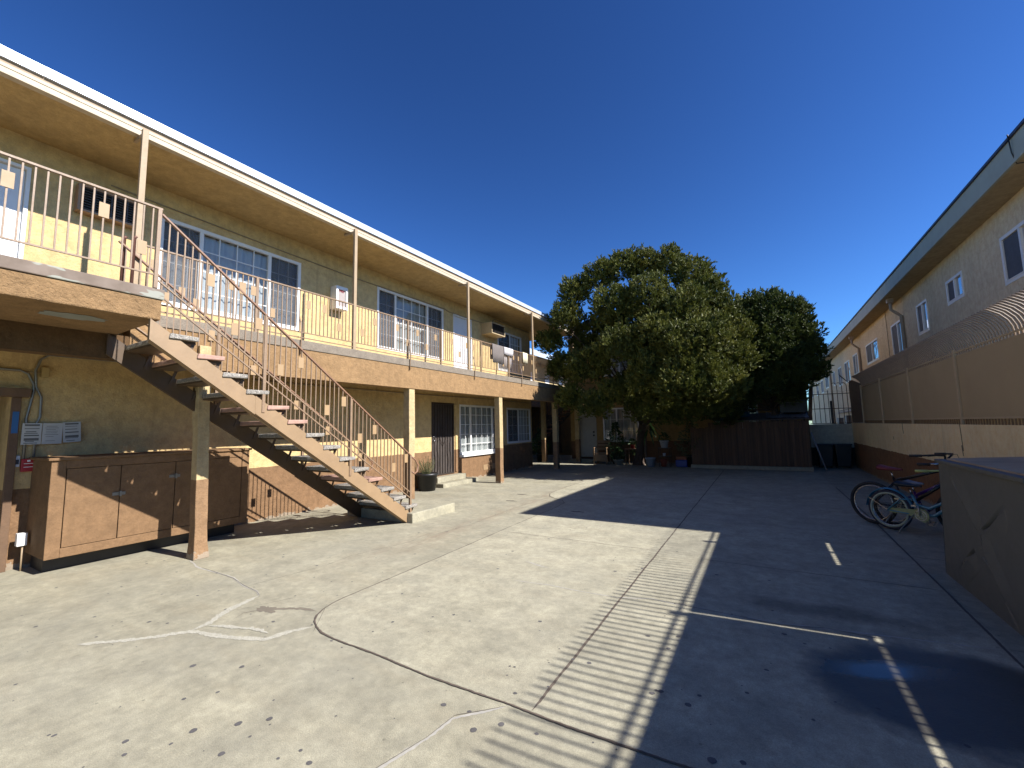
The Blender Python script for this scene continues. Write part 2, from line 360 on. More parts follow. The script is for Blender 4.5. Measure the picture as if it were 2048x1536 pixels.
g = MB(); g.strip(SL[:17], .013, .0055, .6); g.strip(SL[16:25], .011, .0055, .5)
g.strip([(-1.16, 2.11), (-1.17, 6), (-1.17, 15)], .017, .0055, .4)
g.strip([(1.27, 2.11), (1.24, 3.9), (1.31, 8.2), (1.3, 12)], .018, .0055, .3); g.strip([(1.27, 2.11), (1.27, -4)], .018, .0055, .3)
g.strip([(-.7, 5.23), (1.26, 5.21)], .011, .0055, .4); g.strip([(-3.38, 5.36), (-1.17, 5.34)], .006, .0055, .5)
g.strip([(1.3, 6.3), (2.4, 6.28)], .009, .0055, .5); g.strip([(1.26, 4.1), (1.75, 4.1)], .009, .0055, .5)
g.strip([(-1.17, 8.9), (-4.2, 8.95)], .008, .0055, .4); g.strip([(-1.17, 8.9), (1.3, 8.8)], .008, .0055, .4)
g.strip([(-3.38, 2.5), (-3.0, 2.1), (-3.0, 2.1)], .003, .006, .4)
structure('pavement_joints', g, JD)
g = MB()
g.strip([(-4.38, 1.17), (-4.15, 1.37), (-3.99, 1.5), (-3.87, 1.67), (-3.67, 1.73), (-3.42, 1.8), (-3.25, 1.89), (-3.2, 2.03), (-3.09, 2.17)], .048, .002, .8)
g.strip([(-3.88, 1.69), (-3.92, 1.81), (-4.04, 2.04), (-4.11, 2.32)], .06, .0025, .7)
g.strip([(-3.3, 1.93), (-3.5, 1.93), (-3.85, 1.78)], .04, .003, .9)
structure('crack_patches', g, JP)
g = MB()
g.strip([(-1.28, 2.1), (-1.5, 1.87), (-1.51, 1.7), (-1.55, 1.55), (-1.62, 1.3), (-1.6, .8)], .02, .0015, .9)
g.strip([(-2.23, 3.72), (-1.85, 3.77), (-1.47, 3.76), (-1.2, 3.77), (-.93, 3.89), (-.76, 3.86), (-.53, 3.87), (-.28, 3.84), (.1, 3.88), (.5, 3.95), (1.25, 4.08)], .012, .0052, .95)
g.strip([(-4.1, 2.32), (-4.24, 2.37), (-4.52, 2.4), (-4.86, 2.46), (-5.18, 2.47), (-5.56, 2.46), (-6.01, 2.54)], .018, .0015, .9)
g.strip([(-2.05, 4.2), (-2.4, 4.3)], .02, .0052, .9)
structure('worn_cracks', g, JP2)
g = MB()
g.strip([(-4.1, 2.32), (-4.24, 2.37), (-4.52, 2.4), (-4.86, 2.46), (-5.18, 2.47), (-5.56, 2.48)], .005, .003, .9)
g.strip([(-1.28, 2.1), (-1.5, 1.89), (-1.52, 1.7), (-1.56, 1.55), (-1.63, 1.3), (-1.6, .8)], .004, .003, .9)
g.strip([(-.76, 3.87), (-.3, 3.85), (.0, 3.83), (.3, 3.92), (.6, 3.9)], .006, .0066, .9)
g.strip([(-4.48, 2.39), (-4.42, 2.73), (-4.34, 3.17), (-4.38, 3.55), (-4.2, 4.27), (-4.04, 5.63), (-4.1, 7.5)], .005, .0015, .9)
g.strip([(-4.0, 2.0), (-3.8, 2.4), (-3.7, 2.55)], .003, .002, .9)
structure('hairline_cracks', g, CR)
# stains: gum spots and drips, uncountable
g = MB(); rs = random.Random(3)
def blob(x, y, r, z=None, el=1.0):
    z = .006 if (x > -3.3 and y > 2.15) else .0018
    n = 12; ph = rs.random()*6
    g.add([(x+r*el*cos(2*pi*k/n+ph)*rs.uniform(.86, 1.1), y+r*sin(2*pi*k/n+ph)*rs.uniform(.86, 1.1), z) for k in range(n)], [tuple(range(n))])
for _ in range(470):
    x = rs.uniform(-6.5, 1.3); y = rs.uniform(.5, 9) if rs.random() < .72 else rs.uniform(.6, 3)
    blob(x, y, rs.choice([.004, .005, .006, .008, .010, .014])*rs.uniform(.7, 1.15), el=rs.uniform(.8, 1.3))
for x, y, r in [(-2.3, 1.15, .016), (-2.45, 1.3, .018), (-2.6, 1.16, .018), (-1.25, 1.95, .016), (-1.35, 1.85, .018), (-1.45, 1.95, .012), (-3.3, 1.45, .018), (-3.0, 1.6, .016), (-.3, 2.2, .02), (-.18, 2.25, .014), (-.02, 2.22, .025), (.1, 2.23, .02),
                (.3, 2.2, .016), (-.6, 2.6, .016), (-.45, 2.55, .018), (-.65, 3.1, .014), (-.62, 3.3, .014), (-.2, 2.0, .018), (.2, 2.35, .018)]: blob(x, y, r)
structure('gum_stains', g, mat('old_gum', (.13, .12, .115), .9, var=.3, scale=8))
g = MB(); rs = random.Random(5)
def splash(x, y, R, arms, z):
    n = 40; vs = []
    for k in range(n):
        t = 2*pi*k/n; r = R*(.55+.4*noise.noise(Vector((cos(t)*1.6, sin(t)*1.6, x)))+.25*noise.noise(Vector((cos(t)*6, sin(t)*6, x))))
        vs.append((x+r*1.6*cos(t), y+r*sin(t), z))
    g.add(vs, [tuple(range(n))])
splash(-3.75, 2.18, .10, 5, .0015); g.strip([(-3.75, 2.18), (-3.5, 2.32), (-3.33, 2.36)], .035, .002, .9); g.strip([(-3.75, 2.18), (-3.85, 2.05), (-3.8, 1.95)], .01, .002, .9)
structure('splash_stain', g, ST)
g = MB(); blob2 = [(-2.9, 7.1), (-4.55, 7.6), (-4.75, 8.4)]
for x, y in blob2:
    g.add([(x+.13*cos(t)*(1+.5*noise.noise(Vector((cos(t)*3, sin(t)*3, x)))), y+.045*sin(t)*(1+.6*noise.noise(Vector((cos(t)*3, y, sin(t)*3)))), .006 if x > -3.3 else .0018) for t in [2*pi*k/22 for k in range(22)]], [tuple(range(22))])
structure('dark_stains', g, CR)
# ================================================================ LEFT APARTMENT BUILDING
XW = -7.52; YE = 14.22
AB = thing('apartment_building', (XW, 0, 0), 'two storey cream and brown stucco apartment building with a long upstairs balcony on the left', 'building')
def wall_x(mb, x, t, y0, y1, z0, z1, holes):
    """wall slab in plane X=x (thickness t towards -X) with rectangular holes (y0,y1,z0,z1)"""
    ys = sorted({y0, y1, *[h[0] for h in holes], *[h[1] for h in holes]}); zs = sorted({z0, z1, *[h[2] for h in holes], *[h[3] for h in holes]})
    ys = [y for y in ys if y0 <= y <= y1]; zs = [z for z in zs if z0 <= z <= z1]
    def hole(a, b): return any(h[0] < a < h[1] and h[2] < b < h[3] for h in holes)
    V = {}; vs = []
    def vi(x_, y, z):
        k = (x_, y, z)
        if k not in V: V[k] = len(vs); vs.append(k)
        return V[k]
    fs = []
    for i in range(len(ys)-1):
        for j in range(len(zs)-1):
            a, b, c, d = ys[i], ys[i+1], zs[j], zs[j+1]
            if hole((a+b)/2, (c+d)/2): continue
            fs.append((vi(x, a, c), vi(x, b, c), vi(x, b, d), vi(x, a, d)))
            fs.append((vi(x-t, a, d), vi(x-t, b, d), vi(x-t, b, c), vi(x-t, a, c)))
    for h in [(y0, y1, z0, z1)]+list(holes):
        a, b, c, d = h
        for q in (((a, c), (b, c)), ((b, c), (b, d)), ((b, d), (a, d)), ((a, d), (a, c))):
            (p, r_), (s_, u_) = q; fs.append((vi(x, p, r_), vi(x-t, p, r_), vi(x-t, s_, u_), vi(x, s_, u_)))
    mb.add(vs, fs)
UW = [(2.58, 4.80, 3.42, 4.74), (6.72, 9.07, 3.38, 4.81), (11.92, 13.54, 3.42, 4.77)]
LW = [(9.79, 11.74, .75, 2.17), (12.42, 14.10, .95, 2.15)]
DU = (9.52, 10.42, 2.93, 4.80); DL = (8.58, 9.52, .26, 2.20); DLL = (.36, 1.27, 2.93, 4.78); GATE = (-.2, 1.29, -.01, 2.0)
m = MB(); wall_x(m, XW, .18, -4, YE, 2.66, 5.3, UW+[DU, DLL]); m.build('upper_wall', CREAM, AB)
m = MB(); wall_x(m, XW, .18, -4, YE, -.02, 2.66, LW+[DL, GATE]); m.build('lower_wall', CREAM, AB)
m = MB(); m.box(-13.8, XW-.18, YE-.18, YE, 0, 5.3); m.box(-14, -13.8, 1.35, YE, 0, 5.3); m.box(-14, -13.8, -4, 1.35, 2.66, 5.3); m.box(-13.8, XW-.18, -4, -3.8, 0, 5.3); m.box(-13.8, XW-.18, 1.35, 1.5, 0, 2.5); m.box(-13.8, XW-.18, -.4, -.25, 0, 2.5)
m.build('side_wall', CREAM, AB)
m = MB(); m.box(-13.79, XW-.185, -3.79, YE-.185, 2.52, 2.72); m.build('floor_slab', DARKB, AB)
m = MB(); m.box(-14.6, -6.36, -5, 15.9, 5.16, 5.22); m.build('soffit', SOFF, AB)
m = MB(); m.box(-14.7, -6.45, -5, 15.95, 5.22, 5.37); m.build('roof_slab', ROOF, AB)
bevel(MB().box(-6.45, -6.33, -5, 15.95, 5.222, 5.262).box(-6.42, -6.335, -5, 15.95, 5.155, 5.22).build('fascia_board', FASC, AB), .004)
MB().box(-6.449, -6.35, -5, 15.97, 5.262, 5.315).build('fascia_groove', GROOVE, AB)
m = MB(); y = -5
while y < 15.9:
    y2 = min(y+3.05, 15.98); k = .004 if int((y+5)/3.05) % 2 else 0
    m.box(-6.47, -6.315-k, y, y2-.004, 5.315, 5.425); m.box(-6.7, -6.47, y, y2, 5.38, 5.40); y = y2
m.build('roof_flashing', FLASH, AB)
# balcony slab, stucco beam
bevel(MB().box(XW-.0, -6.145, 1.8, 17.0, 2.785, 2.93).box(-6.9, -6.145, -5, 1.8, 2.785, 2.93).build('balcony_deck', DECKE, AB), .008)
MB().box(-6.36, -6.16, 1.9, 17.0, 2.33, 2.785).build('balcony_beam', BEAM, AB)
MB().box(XW+.001, -6.36, -5, 17.0, 2.60, 2.784).build('balcony_ceiling', SOFF, AB)
MB().box(-6.36, -6.17, -5, 1.9, 2.345, 2.62).build('landing_girder', DARKB, AB)
bevel(MB().box(-6.359, -5.055, -5, 1.785, 2.62, 2.825).build('landing_beam', BEAMP, AB), .012)
m = MB(); m.add([(-5.5+.13*cos(t)*(1+.5*noise.noise(Vector((cos(t)*2, sin(t)*2, 3)))), 1.28+.22*sin(t)*(1+.5*noise.noise(Vector((cos(t)*2, 5, sin(t)*2)))), 2.616) for t in [2*pi*k/36 for k in range(36)]], [tuple(reversed(range(36)))]); m.build('grey_patch', mat('grey_render_patch', (.30, .31, .27), .9), AB)
m = MB(); m.box(-6.9, -5.04, -5, 1.80, 2.826, 2.93); bevel(m.build('landing_deck', PEEL, AB), .008)
# back walkway behind end wall
MB().box(-10, XW-.01, YE+.02, 16.9, 2.62, 2.93).build('end_walkway', DECKE, AB)
# round of upper steel posts and lower stucco columns
for y in (1.92, 5.01, 8.46, 11.92, 15.3):
    o = bevel(MB().box(-6.225, -6.175, y-.03, y+.03, 2.93, 5.17).build('post', POSTP, AB), .004)
    MB().bar((-6.2, y, 5.12), (-6.5, y, 5.14), .03, .04).build('bracket', POSTP, o)
def column(x, y, w_, top=2.33, lean=0, base=0):
    m = MB(); h = w_/2; N_ = 14; vs = []; fs = []
    for i in range(N_+1):
        z = base+(top-base)*i/N_; k = 1+(.32 if lean else .05)*max(0, 1-z/.35)**2; ox = lean*(z/top)
        for a, b in ((-1, -1), (1, -1), (1, 1), (-1, 1)):
            j = Vector((noise.noise(Vector((x, z*3, a))), noise.noise(Vector((y, z*3, b))), 0))*.008
            vs.append((x+a*h*k*(1.15 if a < 0 and lean else 1)+ox+j.x, y+b*h*k+j.y, z))
    for i in range(N_):
        for k in range(4): fs.append((i*4+k, i*4+(k+1) % 4, i*4+4+(k+1) % 4, i*4+4+k))
    fs += [(3, 2, 1, 0), (N_*4, N_*4+1, N_*4+2, N_*4+3)]
    m.add(vs, fs); return bevel(m.build('column', COLM, AB), .008)
COLM = stucco('column_stucco', (.60, .46, .24), (.31, .19, .10), .94, bump=.5)
column(-6.02, 2.64, .135, 2.62, -.14); column(-6.26, 6.46, .165); column(-6.26, 9.9, .165); column(-6.35, 13.8, .17); column(-6.6, 16.5, .17); column(-7.95, 16.1, .17, 2.62)
# ---------- windows and doors
def window_x(parent, y0, y1, z0, z1, x, divs, lat, depth=.05, fr=.045, screens=(), curtain=CURT, glassm=GLASS, face=1, name='window'):
    """sliding window in a wall plane X=x facing +X (face=1) or -X (face=-1)"""
    s = face; xo = x+.012*s; xi = x-.05*s
    m = MB()
    for a, b, c, d in ((y0-.012, y1+.012, z0-.012, z0+fr), (y0-.012, y1+.012, z1-fr, z1+.012), (y0-.012, y0+fr, z0+fr, z1-fr), (y1-fr, y1+.012, z0+fr, z1-fr)): m.box(xo, xi, a, b, c, d)
    F = bevel(m.build(name, WHITE, parent), .004)
    edges = [y0+fr]+list(divs)+[y1-fr]
    mm = MB(); 
    for dv in divs: mm.box(xo-.004*s, xi+.003*s, dv-.028, dv+.028, z0+fr, z1-fr)
    mm.box(xo+.008*s, xi-.1*s, y0+fr, y1-fr, z0+fr-.004, z0+fr+.012)
    mm.build('window_frame', WHITE, F)
    MB().add([(xi+.024*s, a_, b_) for a_, b_ in ((y0+fr, z0+fr+.008), (y1-fr, z0+fr+.008), (y1-fr, z1-fr), (y0+fr, z1-fr))], [(0, 1, 2, 3) if s > 0 else (3, 2, 1, 0)]).build('pane', glassm, F)
    if lat:
        g = MB()
        for k in range(len(edges)-1):
            a, b = edges[k], edges[k+1]; n, r = lat[k]
            for i in range(1, n): yy = a+(b-a)*i/n; g.box(xi+.026*s, xi+.037*s, yy-.0075, yy+.0075, z0+fr, z1-fr)
            for j in range(1, r): zz = z0+(z1-z0)*j/r; g.box(xi+.0255*s, xi+.0375*s, a, b, zz-.0075, zz+.0075)
        g.build('muntin', WHITE, F)
    for k in screens:
        MB().box(xi+.040*s, xi+.041*s, edges[k]+.01, edges[k+1]-.01, z0+fr+.01, z1-fr-.01).build('insect_screen', MATS['screen_mesh'] if s > 0 else SCREEN, F)
    if curtain:
        g = MB(); n = int((y1-y0)/.022); vs = []
        for i in range(n+1):
            yy = y0+.03+(y1-y0-.06)*i/n; ox = .022*sin(i*.9)+.014*noise.noise(Vector((yy*6, z0, 0)))
            for zz in (z0+.03, z1-.03): vs.append((xi-(.06+ox)*s, yy, zz))
        g.add(vs, [(2*i, 2*i+2, 2*i+3, 2*i+1) for i in range(n)], True); g.build('curtain', curtain, F)
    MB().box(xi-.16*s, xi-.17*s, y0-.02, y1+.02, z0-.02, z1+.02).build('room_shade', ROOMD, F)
    return F
def _screen():
    m = bpy.data.materials.new('screen_mesh'); m.use_nodes = True; nt = m.node_tree; b = nt.nodes['Principled BSDF']
    b.inputs['Base Color'].default_value = (.10, .105, .115, 1); b.inputs['Roughness'].default_value = .8
    t = N(nt, 'ShaderNodeBsdfTransparent'); mx = N(nt, 'ShaderNodeMixShader'); mx.inputs[0].default_value = .38
    nt.links.new(t.outputs[0], mx.inputs[1]); nt.links.new(b.outputs[0], mx.inputs[2]); nt.links.new(mx.outputs[0], nt.nodes['Material Output'].inputs[0]); MATS['screen_mesh'] = m
_screen()
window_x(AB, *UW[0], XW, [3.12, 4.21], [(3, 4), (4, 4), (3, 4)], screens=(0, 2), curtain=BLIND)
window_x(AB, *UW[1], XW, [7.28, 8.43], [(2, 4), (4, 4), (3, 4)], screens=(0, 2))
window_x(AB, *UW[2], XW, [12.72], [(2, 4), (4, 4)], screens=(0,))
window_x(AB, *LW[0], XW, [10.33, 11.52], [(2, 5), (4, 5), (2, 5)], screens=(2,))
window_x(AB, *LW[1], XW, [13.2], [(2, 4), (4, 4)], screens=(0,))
for a in (LW[0],): bevel(MB().box(XW+.002, XW+.07, a[0]-.03, a[1]+.03, a[2]-.075, a[2]-.014).build('window_sill', WHITE, AB), .004)
def door_x(y0, y1, z0, z1, knob, panels=True, numeral=None):
    MB().box(XW+.015, XW-.1, y0, y0+.035, z0, z1).box(XW+.015, XW-.1, y1-.035, y1, z0, z1).box(XW+.015, XW-.1, y0+.035, y1-.035, z1-.035, z1).build('door_frame', WHITE, AB)
    m = MB(); m.box(XW-.04, XW-.08, y0+.037, y1-.037, z0, z1-.037)
    if panels:
        w2 = (y1-y0-.074)
        for a, b in ((.12, .46), (.54, .88)):
            for c, d in ((.08, .4), (.47, .72), (.79, .93)):
                m.box(XW-.036, XW-.041, y0+.037+w2*a, y0+.037+w2*b, z0+(z1-z0)*c, z0+(z1-z0)*d)
    D = bevel(m.build('door', DOORW, AB), .003)
    for zz, r in ((z0+.86, .028), (z0+.74, .036)):
        MB().lathe((0, 0, 0), [(0, .05), (r*.7, .048), (r, .03), (r*.9, .015), (r*.35, .01), (r*.35, 0)], 16).build('door_knob', STEEL, D)
        kb = D.children[-1]; kb.rotation_euler = (0, pi/2, 0); kb.location = Vector((XW-.038, knob, zz))-worldloc(D)
    return D
door_x(*DU, 10.3); door_x(*DLL, 1.21)
# lower security door with scrollwork
SDo = MB().box(XW-.1, XW-.11, DL[0], DL[1], DL[2], DL[3]).box(XW-.03, XW-.034, DL[0]+.03, DL[1]-.03, DL[2]+.03, DL[3]-.03).build('security_door', MESHD, AB)
m = MB()
for a, b, c, d in ((DL[0], DL[0]+.04, DL[2], DL[3]), (DL[1]-.04, DL[1], DL[2], DL[3]), (DL[0]+.04, DL[1]-.04, DL[2], DL[2]+.04), (DL[0]+.04, DL[1]-.04, DL[3]-.04, DL[3])): m.box(XW+.01, XW-.025, a, b, c, d)
m.build('door_frame', IRON, SDo)
m = MB(); n = 8
for i in range(1, n):
    yy = DL[0]+.04+(DL[1]-DL[0]-.08)*i/n; m.bar((XW-.01, yy, DL[2]+.04), (XW-.01, yy, DL[3]-.04), .014, .014)
yc = (DL[0]+DL[1])/2
for s in (-1, 1):
    m.tube([(XW-.002, yc+s*.15*sin(t)*(.4+.6*cos(t/2)), 1.42-.38*t/pi) for t in [pi*k/12 for k in range(13)]], .008, 5)
    m.tube([(XW-.002, yc+s*(.05+.05*cos(t)), 1.5+.05*sin(t)) for t in [2*pi*k/12 for k in range(11)]], .007, 5)
    for q in (.2, .33):
        m.tube([(XW-.002, yc+s*q+.03*sin(t*2), .4+.8*t/pi) for t in [pi*k/12 for k in range(13)]], .006, 5)
m.build('grille', IRON, SDo)
MB().tube([(XW-.01, 8.66, 1.18), (XW+.05, 8.66, 1.18)], .03, 12).tube([(XW-.01, 8.66, 1.29), (XW+.03, 8.66, 1.29)], .026, 12).build('door_knob', STEEL, SDo)
MB().box(XW+.002, XW+.03, 9.56, 9.64, .3, 2.16).build('door_trim', CREAM, AB)
# foundation vents
for y in (10.95, 11.45):
    MB().box(XW+.001, XW+.012, y, y+.26, .2, .36).build('foundation_vent', STRP, AB)
# gate jamb at the far left, and head box
bevel(MB().box(XW+.002, XW+.06, 1.29, 1.36, 0, 1.97).build('gate_jamb', WOOD, AB), .004)
bevel(MB().box(XW+.002, XW+.12, .2, 1.42, 1.97, 2.07).build('gate_head', WOOD, AB), .004)
# ================================================================ light building seen through the gate opening
o = thing('far_garage', (-22, 0, 0), 'pale sunlit building glimpsed through the passage opening at the far left', 'building')
MB().box(-24, -22, -8, 12, 0, 3.5).build('wall', mat('pale_pink_wall', (.72, .62, .52), .85), o)
MB().box(-21.98, -21.96, 0, 8, 2.35, 2.9).build('window', mat('grey_shutter', (.25, .3, .36), .6), o)
MB().box(-21.98, -21.95, 0, 8, 2.0, 2.18).build('dark_band', IRON, o)
o = thing('parked_car', (-18, 2.6, 0), 'dark parked car just showing through the passage opening', 'car')
m = MB(); m.add([(x, y, z) for x in (-18.9, -17.2) for y, z in ((.8, .3), (5, .3), (5, .8), (4.2, .95), (3.5, 1.4), (1.8, 1.42), (1.1, .95), (.8, .85))], [tuple(range(8)), tuple(reversed(range(8, 16)))]+[(i, i+8, (i+1) % 8+8, (i+1) % 8) for i in range(8)])
bevel(m.build('body', mat('dark_car_paint', (.02, .02, .03), .3, coat=.5), o), .05)
for y in (1.6, 4.2):
    wmb = MB(); wmb.ring((-17.2, y, .31), .22, .09, (0, 1, 0), (0, 0, 1), 20, 8); wmb.build('wheel', RUB, o)
# ================================================================ RAILINGS
def railing(y0, y1, x, label, zb=2.93, plates='hlh.', posts=(), pitch=.072, brk=()):
    T = thing('balcony_railing', (x, y0, zb), label, 'railing', 'railing sections of the upstairs balcony')
    MB().bar((x, y0, 3.745), (x, y1, 3.745), .032, .018).build('top_rail', RAILP, T)
    MB().bar((x, y0, 3.065), (x, y1, 3.065), .018, .014).build('lower_rail', RAILP, T)
    if x < -6: MB().bar((x, y0, 2.98), (x, y1, 2.98), .018, .014).build('bottom_rail', RAILP, T)
    n = max(2, round((y1-y0)/pitch)); proto = None; pl = None
    for i in range(1, n):
        y = y0+(y1-y0)*i/n
        if proto is None:
            proto = MB().bar((x, y, 3.07), (x, y, 3.74), .012, .012).build('baluster', RAILP, T, origin=(x, y, 3.07))
        else: copy_of(proto, T, Vector((x, y, 3.07))-T.location)
        if i % 4 == 2:
            k = plates[(i//4) % len(plates)]
            if k != '.':
                z = 3.53 if k == 'h' else 3.27
                if x > -6: z = 3.545 if k == 'h' else 3.30
                if pl is None: pl = bevel(MB().box(x+.008, x+.013, y-.036, y+.036, z-.068, z+.068).build('square_plate', PLATE, T, origin=(x, y, z)), .001)
                else: copy_of(pl, T, Vector((x, y, z))-T.location)
    for y in posts: bevel(MB().bar((x, y, 2.93), (x, y, 3.74), .034, .034).build('rail_post', RAILP, T), .003)
    for y in brk:
        MB().tube([(x+.01, y, 3.3), (x+.06, y, 3.2), (x+.085, y, 3.0), (x+.07, y, 2.85), (x+.06, y, 2.7)], .011, 6).build('rail_bracket', RAILP, T)
    return T
railing(-2.0, 1.74, -5.05, 'landing railing at the far left, on the outer edge above the peeling deck edge', plates='.lh.hlh', posts=(1.72,))
railing(1.95, 4.98, -6.2, 'balcony railing bay in front of the large triple window, behind the stair rails', posts=(3.3,), brk=(3.96,), plates='hl.h')
railing(5.04, 8.43, -6.2, 'balcony railing bay below the white fire extinguisher cabinet', posts=(6.35, 7.4), brk=(6.35,), plates='lh.hlh')
railing(8.49, 11.89, -6.2, 'balcony railing bay in front of the white upstairs door, with towels at its end', posts=(9.0, 10.4), brk=(8.62, 11.04), plates='hl.h')
railing(11.95, 15.27, -6.2, 'farthest balcony railing bay, partly hidden by the tree', posts=(13.4,), plates='lh.h')
# pipe stub posts beside the landing
for i, (y, x) in enumerate(((1.80, -6.2), (1.86, -6.1))):
    o = MB().tube([(x, y, 2.93), (x, y, 3.76), (x+.02, y+.01, 3.78)], .017, 8).build('pipe_post', mat('rust_pipe', (.20, .09, .06), .6, var=.3, scale=20), origin=(x, y, 2.93))
    tag(o, ['rusty thin pipe standing at the stair head, nearer the door', 'rusty thin pipe standing at the stair head, nearer the steel post'][i], 'pipe', 'pipes at the stair head')
# ================================================================ STAIRCASE
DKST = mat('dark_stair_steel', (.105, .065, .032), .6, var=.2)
ST_ = thing('staircase', (-5.6, 5.2, 0), 'open riser outdoor staircase with tan steel stringers and worn concrete treads', 'staircase')
def sloped(mb, x0, x1, ya, za, yb, zb, h):
    mb.add([(x, y, z) for x in (x0, x1) for y, z in ((ya, za), (yb, zb), (yb, zb-h), (ya, za-h))], [(0, 1, 2, 3), (7, 6, 5, 4), (0, 4, 5, 1), (1, 5, 6, 2), (2, 6, 7, 3), (3, 7, 4, 0)])
SLP = (2.56-.20)/(5.18-1.79)
def zt(y): return 2.56-SLP*(y-1.79)
for x0, x1 in ((-5.09, -5.045), (-6.175, -6.13)):
    m = MB(); hh = .205 if x0 > -5.5 else .235
    for ya, yb, off in ((1.70, 2.72, .0), (2.72, 3.95, .012), (3.95, 5.20, .0)):
        sloped(m, x0+off*.2, x1+off*.2, ya, zt(ya)+off, yb, zt(yb)+off, hh)
    sx = (x0+x1)/2; s = 1 if x0 > -5.5 else 1
    m.bar((x0-.02, 1.72, zt(1.72)-.2), (x0-.02, 5.18, zt(5.18)-.2), .045, .012); m.bar((x0-.02, 1.72, zt(1.72)), (x0-.02, 5.18, zt(5.18)-.0), .045, .012)
    m.build('stringer', STRP if x0 > -5.5 else DKST, ST_)  # far stringer darkened in its colour to carry the shade it stands in
for i in range(14):
    y = 1.98+.2508*i; z = 2.505-.1717*i
    m = MB(); r_ = random.Random(i*5+1); n = 12; vs = []; x0, x1 = -6.165, -5.032
    for k in range(n+1):
        x = x0+(x1-x0)*k/n
        for a, b in ((-.13, -.052), (.145, -.046), (.15, 0), (-.12, .003)):
            j = .008*noise.noise(Vector((x*9, i*3.1, a*30))); e = 1.0
            if k in (0, n): e = .93+.04*r_.random()
            vs.append((x+.012*r_.random()*(k == n), y+a*e+j, z+b+j*.7))
    fs = [(3, 2, 1, 0), (n*4, n*4+1, n*4+2, n*4+3)]
    for k in range(n):
        for q in range(4): fs.append((k*4+q, k*4+(q+1) % 4, k*4+4+(q+1) % 4, k*4+4+q))
    m.add(vs, fs); t = bevel(m.build('tread', TREADP if i in (1, 4, 5, 10) else TREAD, ST_), .01)
    for x in (-5.11, -6.12):
        MB().bar((x, y+.13, z-.055), (x, y-.11, z-.055), .03, .008).bar((x, y+.12, z-.055), (x, y+.06, z-.24), .008, .03).build('tread_bracket', DKST, t)
    MB().box(-6.12, -5.10, y-.115, y+.135, z-.075, z-.056).build('tread_pan', DKST, t)
def zr(y, o_): return o_-(3.71-1.08)/(5.23-1.72)*(y-1.72)
for x, lab in ((-5.05, 'near'), (-6.15, 'far')):
    R = MB().bar((x, 1.74, zr(1.74, 3.71)), (x, 5.24, zr(5.24, 3.71)), .036, .016).build('handrail', mat('handrail_brown', (.30, .16, .09), .5, var=.15), ST_)
    MB().bar((x, 1.74, zr(1.74, 3.03)), (x, 5.24, zr(5.24, 3.11)), .018, .014).build('lower_rail', RAILP, R)
    MB().bar((x, 1.74, zr(1.74, 2.90)), (x, 5.24, zr(5.24, 3.02)), .018, .014).build('bottom_rail', RAILP, R)
    MB().tube([(x, 5.24, zr(5.24, 3.71)), (x, 5.36, .985), (x, 5.42, .90), (x, 5.41, .80), (x, 5.34, .76), (x, 5.28, .80)], .014, 7).build('rail_end_curl', MATS['handrail_brown'], R)
    for y in (2.81, 4.05, 5.24):
        bevel(MB().bar((x, y, max(.15, zt(y)-.12)), (x, y, zr(y, 3.71)), .036, .036).build('rail_post', RAILP, R), .003)
    n = 50; b0 = None; p0 = None
    for i in range(1, n):
        y = 1.74+3.5*i/n; h = .665
        if b0 is None: b0 = MB().bar((x, y, zr(y, 3.05)), (x, y, zr(y, 3.71)), .012, .012).build('baluster', RAILP, R, origin=(x, y, zr(y, 3.05)))
        else:
            c = b0.copy(); col.objects.link(c); c.parent = R; c.location = Vector((x, y, zr(y, 3.05)))-worldloc(R)
    for y, z in ((2.525, 3.15), (2.46, 2.66), (2.72, 2.775), (3.0, 2.255), (3.265, 2.375), (3.655, 1.78), (3.92, 1.905), (4.205, 1.385), (4.475, 1.505), (4.865, .91), (5.135, 1.03), (2.2, 3.15)):
        zz = z
        if p0 is None: p0 = MB().add([(x+a, y+b, zz+c-.75*b*0) for a in (.008, .013) for b, c in ((-.036, -.068), (.036, -.068), (.036, .068), (-.036, .068))], [(0, 1, 2, 3), (7, 6, 5, 4), (0, 4, 5, 1), (1, 5, 6, 2), (2, 6, 7, 3), (3, 7, 4, 0)]).build('square_plate', PLATE, R, origin=(x, y, zz))
        else:
            c = p0.copy(); col.objects.link(c); c.parent = R; c.location = Vector((x, y, zz))-worldloc(R)
bevel(tag(MB().box(-6.5, -4.93, 5.17, 6.26, -.02, .155).build('stair_landing_slab', CONC, origin=(-5.7, 5.7, 0)), 'low concrete landing slab at the foot of the staircase', 'slab'), .012)
# ================================================================ STORAGE CABINET
SC = thing('storage_cabinet', (-7.1, 2.55, 0), 'long low brown stuccoed storage cabinet with three doors under the stairs', 'cabinet')
y0, y1, xf = 1.50, 3.60, -6.78
m = MB(); m.box(XW+.002, xf-.03, y0, y1, .17, 1.235); bevel(m.build('body', BROWN, SC), .01)
m = MB()
for a, b, c, d in ((y0, y0+.12, .17, 1.235), (y1-.1, y1, .17, 1.235), (y0+.12, y1-.1, .17, .27), (y0+.12, y1-.1, 1.14, 1.235)): m.box(xf-.03, xf, a, b, c, d)
bevel(m.build('face_frame', BROWN, SC), .006)
bevel(MB().box(XW+.002, xf+.03, y0-.03, y1+.02, 1.235, 1.265).build('top', BROWN, SC), .006)
ds = [y0+.125, 2.10, 2.66, y1-.105]
for i in range(3):
    D = bevel(MB().box(xf-.028, xf-.004+.002*i, ds[i]+.004, ds[i+1]-.004, .275, 1.135).build('door', BROWN, SC), .004)
